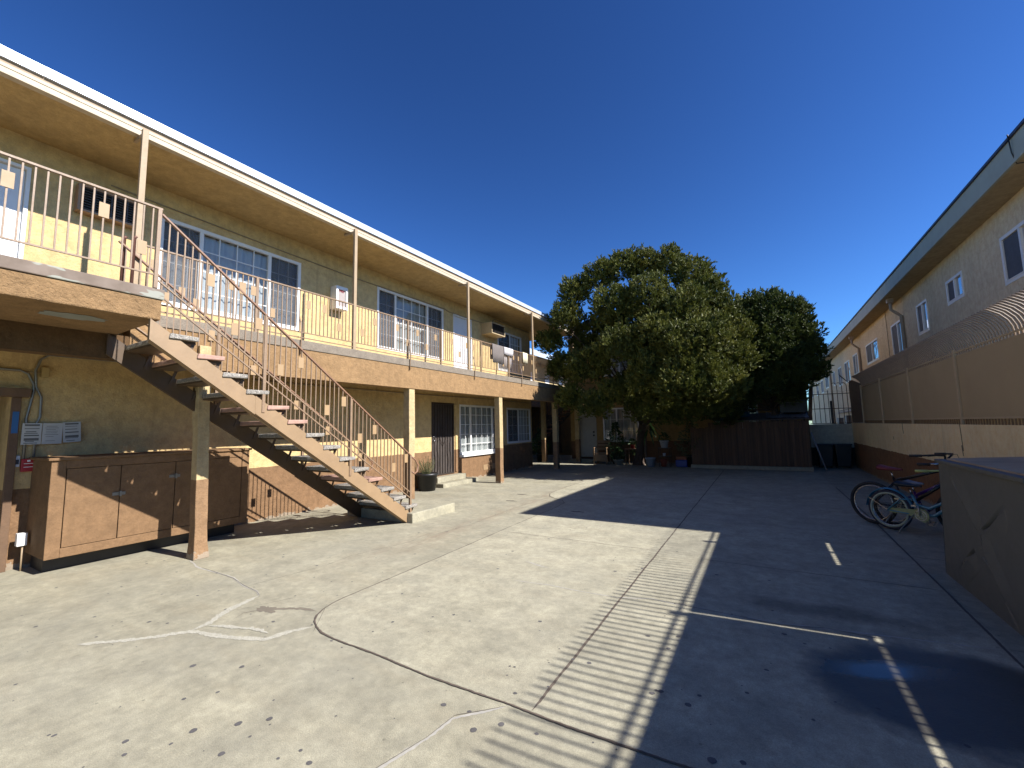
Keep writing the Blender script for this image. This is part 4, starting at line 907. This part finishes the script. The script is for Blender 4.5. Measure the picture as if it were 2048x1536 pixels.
# chair, table, pots
CHR = thing('patio_chair', (-5.45, 16.2, 0), 'brown wooden armchair standing right of the door number 5', 'chair')
TANW = mat('tan_wood', (.33, .21, .11), .7, var=.2)
cx, cy = -5.5, 16.2
for a in (-.25, .25):
    for b in (-.22, .22): bevel(MB().box(cx+a-.022, cx+a+.022, cy+b-.022, cy+b+.022, 0, .62 if b < 0 else .9).build('leg', TANW, CHR), .004)
    bevel(MB().box(cx+a-.03, cx+a+.03, cy-.25, cy+.2, .62, .645).build('armrest', TANW, CHR), .004)
bevel(MB().box(cx-.25, cx+.25, cy-.23, cy+.22, .40, .43).box(cx-.22, cx+.22, cy-.235, cy-.225, .12, .38).build('seat', TANW, CHR), .005)
m = MB()
for z in (.52, .66, .8): m.box(cx-.225, cx+.225, cy+.2, cy+.22, z, z+.10)
bevel(m.build('backrest', TANW, CHR), .004)
TB = thing('plant_table', (-4.25, 16.2, 0), 'small dark wooden table among the plants under the window', 'table')
bevel(MB().box(-4.55, -3.95, 15.95, 16.45, .56, .60).build('tabletop', WOOD, TB), .004)
for a in (-4.52, -3.98):
    for b in (15.98, 16.42): MB().box(a-.02, a+.02, b-.02, b+.02, 0, .56).build('leg', WOOD, TB)
def bush(m, c, R, H, n, rnd, L=.09, W=.04):
    c = Vector(c)
    for _ in range(n):
        a = rnd.uniform(0, 6.28); t = sqrt(rnd.random()); z = rnd.random(); p = c+Vector((R*t*cos(a)*sin(pi*min(.95, z+.15)), R*t*sin(a)*sin(pi*min(.95, z+.15)), H*z))
        leafquad(m, p, Vector((cos(a), sin(a), rnd.uniform(-.6, .8))), L*rnd.uniform(.6, 1.3), W*rnd.uniform(.7, 1.3), rnd)
    m.tube([c, c+Vector((0, 0, H*.9))], .01, 5)
def potted(name, label, x, y, r, h, pm, R, H, n, z0=0, L=.09, W=.04, lm=None):
    P_ = thing(name, (x, y, z0), label, 'potted plant'); pot(P_, (x, y, z0), r*.75, r, h, pm)
    m = MB(); bush(m, (x, y, z0+h*.85), R, H, n, random.Random(int(x*100+y)), L, W); m.build('foliage', lm or PLANT, P_)
WP = mat('cream_pot', (.45, .42, .34), .6)
potted('potted_plant', 'leafy plant in a low cream pot under the window right of the chair', -4.8, 16.0, .19, .2, WP, .28, .5, 260)
potted('potted_plant', 'tall glossy shrub standing before the left half of the downstairs window', -5.0, 16.4, .17, .3, BLK, .36, 1.35, 520, L=.12, W=.05)
potted('potted_plant', 'dark bushy plant behind the small table', -4.2, 16.65, .16, .3, BLK, .3, .6, 260)
potted('potted_plant', 'small dark plant standing on the small wooden table', -4.3, 16.2, .09, .14, RED, .16, .25, 120, z0=.6)
potted('potted_plant', 'tall dark shrub in a black pot by the passage columns', -8.35, 16.55, .2, .35, BLK, .4, 1.1, 420, L=.13, W=.06)
potted('potted_plant', 'trailing plant in the pale hanging planter above the red pot', -3.07, 15.8, .15, .25, WPL, .22, .3, 140, z0=.66)
potted('potted_plant', 'bright leafed bush catching the sun left of the planks', -2.2, 15.9, .2, .4, BLK, .48, 1.3, 640, z0=.0, L=.1, W=.05, lm=SAGE)
o = thing('plant_stand', (-3.07, 15.85, 0), 'dark metal stand holding the pale planter and the small white cup', 'plant stand')
MB().box(-3.27, -2.87, 15.65, 16.0, .635, .655).build('shelf', IRON, o); MB().box(-3.27, -2.87, 15.65, 16.0, .345, .365).build('shelf', IRON, o)
for a in (-3.25, -2.89):
    for b in (15.67, 15.98): MB().tube([(a, b, 0), (a, b, .64)], .01, 6).build('leg', IRON, o)
tag(MB().lathe((-3.09, 15.8, .366), [(0, .005), (.04, 0), (.052, .1), (.045, .1), (0, .02)], 14).build('white_cup', WPL, origin=(-3.09, 15.8, .37)), 'small white cup on the lower shelf of the plant stand', 'cup')
tag(MB().lathe((-3.12, 15.8, 0), [(0, .005), (.08, 0), (.12, .22), (.13, .25), (.11, .25), (0, .2)], 18).build('red_pot', mat('terracotta', (.28, .07, .04), .7), origin=(-3.12, 15.8, 0)), 'dark red clay pot on the ground under the plant stand', 'pot')
BK = thing('bucket', (-3.52, 15.55, 0), 'pale bluish white plastic bucket at the foot of the palm like plant', 'bucket')
MB().lathe((-3.52, 15.55, 0), [(0, .01), (.135, 0), (.165, .29), (.175, .29), (.175, .32), (.155, .32), (.13, .03), (0, .03)], 24).build('shell', mat('bluish_plastic', (.42, .48, .55), .45), BK)
MB().ring((-3.52, 15.55, .30), .18, .004, (1, 0, 0), (0, -.6, -.5), 20, 5, 0, pi).build('handle', GALV, BK)
PM = thing('palm_plant', (-3.72, 15.9, 0), 'slender trunked plant with arching strap leaves beside the bucket', 'plant')
MB().tube([(-3.72, 15.9, 0), (-3.76, 15.88, .5), (-3.7, 15.86, 1.1), (-3.62, 15.85, 1.45)], [.05, .042, .035, .03], 8).build('trunk', mat('pale_bark', (.20, .13, .08), .9), PM)
m = MB(); rnd2 = random.Random(8)
for k in range(34):
    a = rnd2.uniform(0, 6.28); top = Vector((-3.62, 15.85, 1.15+.35*rnd2.random())); L = rnd2.uniform(.35, .6); e = rnd2.uniform(.2, 1.1); pts = []
    for i in range(7):
        f = i/6; pts.append(top+Vector((cos(a), sin(a), 0))*L*f+Vector((0, 0, L*(e*f-1.1*f*f))))
    s = Vector((-sin(a), cos(a), 0)); vs = []
    for i, p in enumerate(pts): ww = .028*sin(pi*(.12+.88*(1-i/6)))+.002; vs += [p+s*ww, p-s*ww]
    m.add(vs, [(2*i, 2*i+1, 2*i+3, 2*i+2) for i in range(6)], True)
m.build('leaves', PLANT, PM)
o = tag(bevel(MB().box(-2.72, -2.34, 15.75, 16.05, .0, .24).build('storage_bin', BLUEB, origin=(-2.5, 15.9, 0)), .03, 3), 'blue plastic tub on the ground left of the planks', 'tub')
tag(bevel(MB().box(-2.70, -2.36, 15.78, 16.02, .245, .36).build('orange_tray', mat('orange_brown', (.30, .09, .03), .6), origin=(-2.5, 15.9, .24)), .01), 'orange brown tray lying on the blue tub', 'tray')
for i, (x, y, lab) in enumerate(((1.62, 16.75, 'black wheeled bin beside the shed, nearer the leaning pole'), (2.08, 16.8, 'black wheeled bin in the corner against the right wall'))):
    B = thing('wheeled_bin', (x, y, 0), lab, 'bin', 'black bins in the back corner')
    m = MB(); m.add([(x+a*w_, y+b*w_, z) for z, w_ in ((.06, .17), (.72, .21)) for a, b in ((-1, -1), (1, -1), (1, 1), (-1, 1))], [(3, 2, 1, 0), (4, 5, 6, 7), (0, 1, 5, 4), (1, 2, 6, 5), (2, 3, 7, 6), (3, 0, 4, 7)]); bevel(m.build('body', BLK, B), .02, 3)
    bevel(MB().box(x-.225, x+.225, y-.24, y+.22, .722, .76).build('lid', BLK, B), .01)
    for s in (-1, 1): MB().ring((x+s*.16, y+.2, .07), .05, .02, (0, 1, 0), (0, 0, 1), 16, 6).build('wheel', RUB, B)
# ================================================================ RIGHT BOUNDARY WALL, CROSS WALL, FENCES
RW = thing('boundary_wall', (2.5, 6, 0), 'long painted block wall along the right side, cream above and brown below', 'wall')
MB().box(2.44, 2.56, -6, 17.35, -.05, 1.40).build('blockwork', WALLR, RW)
m = MB()
for y in (6.9, 9.95): m.strip([(0, 0), (0, .01)], .001, -1)
RWc = MB()
for y, z0_, z1_ in ((8.55, 1.02, 1.40), (8.57, .95, 1.1), (11.5, 1.2, 1.4), (12.3, 1.05, 1.12)): RWc.bar((2.437, y, z0_), (2.437, y+.02, z1_), .006, .006)
RWc.build('crack', CR, RW)
CW = tag(MB().box(1.3, 2.437, 17.22, 17.36, -.05, 1.37).build('cross_wall', GREYW, origin=(1.9, 17.3, 0)), 'low grey block wall closing the back right corner under the iron gate railing', 'wall')
PANEL = mat('fence_panel_paint', (.42, .31, .17), .65, var=.06, scale=1.2, bump=.08, bscale=5)
PRAIL = mat('fence_rail_paint', (.48, .36, .21), .6, var=.1)
barproto = None
fys = [-4.6, -2.45, -.3, 1.85, 3.96, 6.3, 8.48, 10.8, 13.1, 15.35]
names = ['near left edge']*9
labs = ['fence panel section behind the camera, farthest back', 'fence panel section behind the camera', 'fence panel section level with the camera', 'fence panel section just right of the camera', 'fence panel section beside the grey dumpster',
        'nearest visible fence panel section at the right edge of the photo', 'second visible fence panel section from the right edge', 'third visible fence panel section, above the bicycles', 'farthest fence panel section, ending by the iron gate railing']
xf_ = 2.46
for i in range(9):
    a, b = fys[i], fys[i+1]; F = thing('privacy_fence', (xf_, a, 1.4), labs[i], 'fence', 'tan panelled fence sections on the right wall')
    MB().box(xf_-.002, xf_+.002, a+(.071 if i == 4 else .0), b, 1.475, 2.385).build('panel', PANEL, F)
    if i == 4: MB().box(xf_-.0021, xf_+.0021, a, a+.058, 1.475, 2.385).build('panel_edge', PANEL, F)
    bevel(MB().box(xf_-.03, xf_-.003, b-.025, b+.025, 1.40, 2.47).build('post', PRAIL, F), .003)
    MB().box(xf_-.02, xf_-.0025, a+.03, b-.03, 1.475, 1.50).build('lower_rail', PRAIL, F)
    MB().box(xf_-.014, xf_+.0, a+.026, b-.026, 2.42, 2.440).build('top_rail', PRAIL, F)
    MB().box(xf_+.035, xf_+.05, a, b, 1.40, 1.478).build('streak_stop_strip', PRAIL, F)  # added strip behind the gap, blocks sun to narrow the streak on the ground
    n = round((b-a)/.082)
    for k in range(n):
        y = a+(b-a)*(k+.5)/n; org = Vector((xf_+.012, y, 1.40))
        if barproto is None:
            pts = [(xf_+.012, y, 1.40), (xf_+.012, y, 2.42), (xf_+.0, y, 2.50), (xf_-.03, y, 2.575), (xf_-.09, y, 2.65), (xf_-.17, y, 2.705), (xf_-.21, y, 2.72)]
            barproto = MB().tube(pts, .0085, 6).build('bar', mat('bar_paint', (.40, .28, .175), .55, var=.15), F, origin=org)
        else: copy_of(barproto, F, org-F.location)
# iron gate railing on the cross wall
GR = thing('iron_railing', (2, 17.3, 1.37), 'dark rusty iron railing with three hooked bars on the cross wall', 'railing')
RUST = mat('rusty_iron', (.10, .05, .035), .65, var=.3, scale=20)
for z in (1.40, 1.88, 2.36): MB().bar((1.36, 17.29, z), (2.60, 17.29, z), .02, .02).build('rail', RUST, GR)
for k, x in enumerate((1.42, 1.51, 1.65, 1.78, 1.90, 2.03, 2.15, 2.28, 2.40, 2.54)):
    hook = k in (6, 7, 8); zt_ = 2.62 if hook else (2.48 if k in (2, 4) else 2.36)
    pts = [(x, 17.31, 1.40), (x, 17.31, zt_)]
    if hook: pts += [(x-.03, 17.31, zt_+.07), (x-.08, 17.31, zt_+.1), (x-.12, 17.31, zt_+.08)]
    MB().tube(pts, .009, 6).build('bar', RUST, GR)
MB().box(1.93, 1.99, 17.26, 17.32, 1.38, 2.13).build('lock_post', IRON, GR)
o = tag(MB().tube([(1.4+.075*k, 17.30, 2.40+.05*abs(sin(k*.8))) for k in range(16)], .003, 4).build('wire_loops', GALV, origin=(1.9, 17.3, 2.4)), 'thin looped wire along the top of the iron railing', 'wire')
EP = thing('end_panel', (2.5, 16.4, 1.4), 'rough brown end screen with a torn edge where the panelled fence meets the iron railing', 'screen')
m = MB(); pts = [(15.4, 1.42), (17.2, 1.42), (17.22, 1.7), (17.17, 2.0), (17.24, 2.3), (17.2, 2.6), (17.1, 2.75), (16.6, 2.72), (15.4, 2.52)]
m.add([(x, y, z) for x in (2.45, 2.47) for y, z in pts], [tuple(range(9)), tuple(reversed(range(9, 18)))]+[(i, (i+1) % 9, (i+1) % 9+9, i+9) for i in range(9)]); m.build('screen', mat('rough_brown_screen', (.20, .14, .085), .85, var=.3, scale=12, bump=.5), EP)
m = MB()
for k in range(9):
    z = 2.6+.02*k; m.bar((2.44, 17.0, 2.66), (2.30-.02*k, 17.4-.1*k, 2.9+.02*(k % 3)), .012, .004)
m.build('spikes', RUST, EP)
# ================================================================ NEIGHBOUR BUILDING
NB = thing('neighbour_building', (5, 20, 0), 'long two storey tan apartment block with small upper windows on the right', 'building')
XN = 3.76
NW = [(9.2, 10.42, 3.74, 4.56), (12.10, 12.98, 4.0, 4.52), (14.32, 15.15, 3.70, 4.49), (16.42, 17.78, 3.43, 4.46), (19.72, 21.69, 3.66, 4.43), (23.5, 24.6, 3.5, 4.42), (25.6, 27.0, 3.34, 4.36), (28.0, 29.2, 3.33, 4.32), (30.4, 31.2, 3.5, 4.3), (33.25, 34.75, 3.57, 4.31), (36, 37.3, 3.4, 4.3), (39, 40.4, 3.4, 4.3), (43, 44.4, 3.4, 4.3)]
m = MB(); t_ = MB(); wall_x(t_, -XN, .18, 7.6, 46, -.05, 5.06, NW)
m.add([(-v.x, v.y, v.z) for v in t_.v], [tuple(reversed(f)) for f in t_.f]); m.build('wall', NBR, NB)
MB().box(XN+.18, 13, 7.6, 7.8, 0, 5.06).box(12.8, 13, 7.8, 46, 0, 5.06).box(XN+.18, 12.8, 45.8, 46, 0, 5.06).build('side_wall', NBR, NB)
MB().box(3.34, 13.4, 7.25, 46.4, 5.062, 5.09).build('soffit', NSOF, NB)
MB().box(3.3, 3.34, 7.21, 46.4, 5.06, 5.41).box(3.34, 13.4, 7.21, 7.25, 5.06, 5.41).build('fascia', NFAS, NB)
MB().box(3.34, 13.4, 7.25, 46.4, 5.3, 5.38).build('roof_slab', ROOF, NB)
MB().box(3.27, 3.36, 7.18, 46.4, 5.41, 5.45).box(3.36, 13.4, 7.18, 7.27, 5.41, 5.45).build('roof_edge', DFASC, NB)
for k, wdw in enumerate(NW):
    window_x(NB, *wdw, XN, [(wdw[0]+wdw[1])/2], None, face=-1, fr=.05, screens=(1,), curtain=None, glassm=GLASSN)
def downspout(y):
    x = XN-.05
    MB().box(3.42, 3.56, y-.08, y+.08, 4.93, 5.058).build('downspout_head', mat('downspout_tan', (.48, .38, .28), .6), NB)
    MB().tube([(3.5, y, 4.95), (3.5, y, 4.72), (3.62, y, 4.6), (x, y, 4.5), (x, y, .3)], .042, 10).build('downspout', MATS['downspout_tan'], NB)
downspout(16.35); downspout(22.8); downspout(31.9)
MB().box(XN-.005, XN-.012, 18.25, 18.27, .2, 5.05).build('wall_crack', CR, NB)
pipe('roof_cable', [(3.26, 8.45, 5.47), (3.28, 8.46, 5.2), (3.33, 8.5, 5.04), (3.6, 8.4, 4.98), (3.74, 8.2, 4.95)], .008, 'black cable looping over the neighbouring roof edge at the upper right', BLK, 'cable')
pipe('lean_pipe', [(XN-.06, 17.6, 2.3), (XN-.06, 22, 1.95), (XN-.06, 30, 1.9)], .045, 'long pipe along the neighbouring wall seen through the iron railing', mat('pinkish_pipe', (.40, .28, .2), .6), 'pipe')
pipe('lean_wire', [(XN-.05, 17.6, 2.55), (XN-.05, 22, 2.1), (XN-.05, 30, 2.0)], .015, 'dark cable above the long pipe seen through the iron railing', IRON, 'cable')
for k, y in enumerate((20.5, 22.3, 24.3, 26.5, 29)):
    o = thing('meter_cabinet', (XN-.1, y, 1.2), ['grey meter cabinet seen through the railing, nearest one', 'second nearest grey meter cabinet seen through the railing', 'middle grey meter cabinet seen through the railing', 'second farthest grey meter cabinet seen through the railing', 'farthest grey meter cabinet seen through the railing'][k], 'meter cabinet', 'meter cabinets on the neighbouring wall')
    bevel(MB().box(XN-.2, XN-.002, y, y+.7, .9, 1.62+.1*(k % 2)).build('box', mat('meter_grey', (.26, .25, .24), .6), o), .01)
    MB().box(XN-.206, XN-.2, y+.05, y+.65, 1.0, 1.5).build('door', MATS['meter_grey'], o)
# ================================================================ DUMPSTER
DP = thing('dumpster', (1.9, 5, 0), 'big grey painted steel dumpster with X shaped creases at the right edge', 'dumpster')
ya_, yb_ = 4.06, 5.82
CREASE = [[(5.38, .96), (5.1, .76), (4.98, .65), (4.88, .59)], [(4.40, .89), (4.81, .60), (4.83, .44), (4.63, .23), (4.45, .03)], [(5.04, .41), (5.22, .29), (5.46, .13)]]
def side(y, z):
    """dented steel: sharp pressed creases with a soft bulge on one side"""
    h = .006*noise.noise(Vector((y*1.3, z*1.3, 2)))
    for path in CREASE:
        tot = len(path)-1
        for i in range(tot):
            (a0, b0), (a1, b1) = path[i], path[i+1]; dx, dz = a1-a0, b1-b0; L2_ = dx*dx+dz*dz
            t = max(0, min(1, ((y-a0)*dx+(z-b0)*dz)/L2_)); ex, ez = y-a0-t*dx, z-b0-t*dz; d = sqrt(ex*ex+ez*ez); f = (i+t)/tot
            k = min(1, 3.2*f+.05, 3.2*(1-f)+.05); sg = 1 if ex*dz-ez*dx > 0 else -1
            if d < .16: v = -.055*k*max(0, 1-d/.026)+.030*k*max(0, 1-d/.16)*(sg > 0); h = v if abs(v) > abs(h) else h
    return h
ny, nz = 300, 130; vs = []; 
for j in range(nz+1):
    z = 1.09*j/nz
    for i in range(ny+1):
        y = ya_+(yb_-ya_-.16*(j/nz))*i/ny; vs.append((1.43-side(y, z), y, z))
m = MB(); m.add(vs, [(j*(ny+1)+i, (j+1)*(ny+1)+i, (j+1)*(ny+1)+i+1, j*(ny+1)+i+1) for j in range(nz) for i in range(ny)], True)
m.add([(1.43, yb_, 0), (1.43, yb_-.16, 1.09), (2.3, yb_-.16, 1.09), (2.3, yb_, 0)], [(0, 1, 2, 3)]); m.add([(1.43, ya_, 0), (1.43, ya_, 1.09), (2.3, ya_, 1.09), (2.3, ya_, 0)], [(3, 2, 1, 0)]); m.add([(2.3, ya_, 0), (2.3, yb_, 0), (2.3, yb_-.16, 1.09), (2.3, ya_, 1.09)], [(0, 1, 2, 3)])
m.build('body', DUMP, DP)
bevel(MB().box(1.405, 1.47, ya_-.02, yb_-.14, 1.07, 1.105).box(1.405, 2.33, yb_-.185, yb_-.14, 1.0691, 1.1042).build('rim', DUMP, DP), .006)
m = MB(); m.add([(1.48, ya_, 1.10), (2.3, ya_, 1.14), (2.3, yb_-.2, 1.14), (1.48, yb_-.2, 1.10), (1.48, ya_, 1.115), (2.3, ya_, 1.155), (2.3, yb_-.2, 1.155), (1.48, yb_-.2, 1.115)], [(3, 2, 1, 0), (4, 5, 6, 7), (0, 1, 5, 4), (1, 2, 6, 5), (2, 3, 7, 6), (3, 0, 4, 7)]); m.build('lid', DUMPL, DP)
# ================================================================ BICYCLES
def bicycle(label, ax, ay, th, R, frame, tyre, side_m, fender=None, guard=None, seat=BLK, seath=.62, barh=.78, wb=.86, barm=None, grip=BLK, lean=.04, step=True):
    """rear axle at (ax, ay), heading th from +X; built upright in local coordinates"""
    B = thing('bicycle', (ax, ay, 0), label, 'bicycle', 'bicycles parked against the right wall')
    def W(s, z, o=0):   # s forward, o sideways
        return Vector((ax+s*cos(th)-(o+lean*z)*sin(th), ay+s*sin(th)+(o+lean*z)*cos(th), z))
    fwv = Vector((cos(th), sin(th), 0)); upv = Vector((-lean*sin(th), lean*cos(th), 1)).normalized(); sv = Vector((-sin(th), cos(th), 0))
    for s in (0, wb):
        Wh = MB().ring(W(s, R), R-.022, .022, fwv, upv, 40, 8).build('wheel', tyre, B)
        if side_m:
            MB().ring(W(s, R, -.012), R-.045, .016, fwv, upv, 40, 6).build('whitewall', side_m, Wh)
        MB().ring(W(s, R), R-.058, .008, fwv, upv, 40, 6).build('rim', STEEL, Wh)
        m = MB()
        for k in range(18):
            a = 2*pi*k/18; d = fwv*cos(a+.25)+upv*sin(a+.25); e = fwv*cos(a)+upv*sin(a)
            m.tube([W(s, R, .02*(-1)**k)+d*.015, W(s, R)+e*(R-.06)], .0014, 4, False)
        m.tube([W(s, R, -.04), W(s, R, .04)], .017, 10); m.build('spokes', GALV, Wh)
        if fender:
            n = 22; a0, a1 = (radians(15), radians(178)) if s == 0 else (radians(20), radians(165)); vs = []
            for k in range(n+1):
                a = a0+(a1-a0)*k/n; d = fwv*cos(a)+upv*sin(a)
                for o_, rr in ((-.03, .012), (-.018, .024), (0, .028), (.018, .024), (.03, .012)): vs.append(W(s, R, o_)+d*(R+rr))
            mm = MB(); mm.add(vs, [(k*5+j, k*5+j+1, (k+1)*5+j+1, (k+1)*5+j) for k in range(n) for j in range(4)], True); f_ = mm.build('fender', fender, B)
            if s == 0: MB().tube([W(0, R, -.045), W(0, R, -.035)+(fwv*cos(radians(150))+upv*sin(radians(150)))*(R+.01)], .003, 5).build('fender_stay', STEEL, f_)
    bb = W(.37, R*.95); st = W(.27, seath-.10); hd = W(wb-.13, barh-.18); hd2 = W(wb-.09, barh-.29)
    m = MB(); m.tube([bb, st], .016, 9)
    if step:
        m.tube([W(.33, R*.95+.12), W(.45, R*.95+.10), W(.58, R*.95+.18), W(.68, barh-.27), hd2], .019, 10); m.tube([bb, W(.5, R*.95+.02), W(.63, R+.12), W(.71, R+.24), hd2-upv*.02], .019, 10)
    else:
        m.tube([W(.29, seath-.14), hd], .02, 10); m.tube([bb, hd2], .021, 10)
    for o_ in (-.045, .045):
        m.tube([W(0, R, o_), W(.2, R*.96, o_*.9), bb], .009, 7)
        m.tube([W(0, R, o_), W(.15, R+.16, o_*.8), W(.28, seath-.16, o_*.3)], .009, 7)
        m.tube([W(wb, R, o_), W(wb-.05, R+.27, o_*.9), hd2-upv*.03], .010, 7)
    m.tube([hd2-upv*.05, hd+upv*.03], .021, 9); m.build('frame', frame, B)
    sp_ = MB().tube([st, W(.25, seath-.02)], .012, 8).build('seat_post', STEEL, B)
    m = MB(); vs = []; n = 9
    for i in range(n+1):
        f = i/n; s = .12+.26*f; w_ = .085*(1-f)**.7+.018; hh = .03*(1-f)+.012
        for a in range(8): t = 2*pi*a/8; vs.append(W(s, seath+.02+hh*sin(t)+.015*(1-f)**3, w_*cos(t)))
    m.add(vs, [(i*8+a, i*8+(a+1) % 8, (i+1)*8+(a+1) % 8, (i+1)*8+a) for i in range(n) for a in range(8)]+[tuple(range(8)), tuple(range(n*8+7, n*8-1, -1))], True); m.build('saddle', seat, B)
    stem = W(wb-.15, barh-.08)
    m = MB(); m.tube([hd, stem], .013, 8)
    for o_ in (-1, 1):
        m.tube([stem, W(wb-.12, barh-.01, o_*.08), W(wb-.16, barh+.0, o_*.2), W(wb-.28, barh-.01, o_*.28)], .0115, 8)
    H = m.build('handlebar', barm or STEEL, B)
    for o_ in (-1, 1):
        MB().tube([W(wb-.26, barh-.01, o_*.275), W(wb-.38, barh-.015, o_*.30)], .017, 10).build('grip', grip, H)
    for q_, o_ in enumerate((-1, 1)):
        MB().tube([W(wb-.22, barh-.02, o_*.24), W(wb-.10, barh-.0, o_*.16), W(wb-.02, barh-.10, o_*.05), W(wb-.10, barh-.24, o_*.03), W(wb-.3, seath-.2+.05*q_, o_*.02)], .0028, 5).build('brake_cable', BLK, B)
    C = MB().ring(bb+sv*-.035, .062, .007, fwv, upv, 26, 6); C.ring(bb+sv*-.035, .036, .005, fwv, upv, 20, 5)
    for k in range(6): a = pi*k/3; C.tube([bb-sv*.035, bb-sv*.035+(fwv*cos(a)+upv*sin(a))*.062], .005, 5)
    for k, o_ in ((1, -.055), (-1, .055)):
        e = bb+sv*o_+(fwv*-.12+upv*.99)*.13*k; C.tube([bb+sv*o_, e], .008, 6); C.bar(e+sv*(o_-.03*k*-1*0), e+sv*(o_*1.5), .05, .018)
    C.build('crankset', mat('chrome_crank', (.62, .60, .54), .3, metal=.7), B)
    if guard:
        g_ = MB(); n = 16; top = []; out = []
        for k in range(n+1):
            a = radians(-70+200*k/n); out.append(bb+sv*-.03+(fwv*cos(a)+upv*sin(a))*.088)
        pts = out+[W(.04, R+.035, -.03), W(.0, R+.01, -.03), W(.02, R-.03, -.03), W(.22, R-.02, -.03)]
        g_.add(pts+[p-sv*.008 for p in pts], [tuple(range(len(pts))), tuple(reversed(range(len(pts), 2*len(pts))))]+[(i, (i+1) % len(pts), (i+1) % len(pts)+len(pts), i+len(pts)) for i in range(len(pts))]); g_.build('chain_guard', guard, B)
    else:
        MB().tube([bb+sv*-.04+upv*.04, W(0, R+.03, -.04)], .004, 5).tube([bb+sv*-.04-upv*.04, W(0, R-.03, -.04)], .004, 5).ring(W(0, R, -.04), .04, .006, fwv, upv, 18, 5).build('chain', IRON, B)
    MB().tube([W(.3, R*.95, -.05), W(.2, .05, -.16), W(.19, .005, -.17)], .007, 6).build('kickstand', GALV, B)
    return B
TH = radians(-42)
bicycle('light blue cruiser bicycle with pale whitewall tyres and green chain guard, nearest', 1.41, 7.76, TH, .265, mat('light_blue_paint', (.07, .26, .36), .3, coat=.4), mat('navy_rubber', (.02, .025, .05), .7), mat('pale_green_wall', (.42, .46, .34), .6),
        fender=MATS['light_blue_paint'], guard=mat('mint_guard', (.30, .36, .17), .4), seat=BLK, seath=.60, barh=.86, barm=mat('yellow_green_bar', (.55, .62, .20), .4), grip=MATS['yellow_green_bar'], wb=.88)
bicycle('black framed bicycle with red saddle tip and thin black tyres behind the cruiser', 1.29, 8.07, radians(-38), .30, mat('black_paint', (.012, .012, .014), .3), RUB, None, seat=mat('dark_red_saddle', (.25, .03, .03), .5), seath=.78, barh=1.03, wb=1.0, barm=BLK, step=False)
bicycle('purple bicycle with white saddle squeezed between the other two and the wall', 1.50, 8.05, radians(-42), .25, mat('purple_paint', (.10, .02, .22), .35, coat=.4), RUB, None, seat=mat('white_saddle', (.40, .42, .46), .5), seath=.60, barh=.92, wb=.88, step=False)
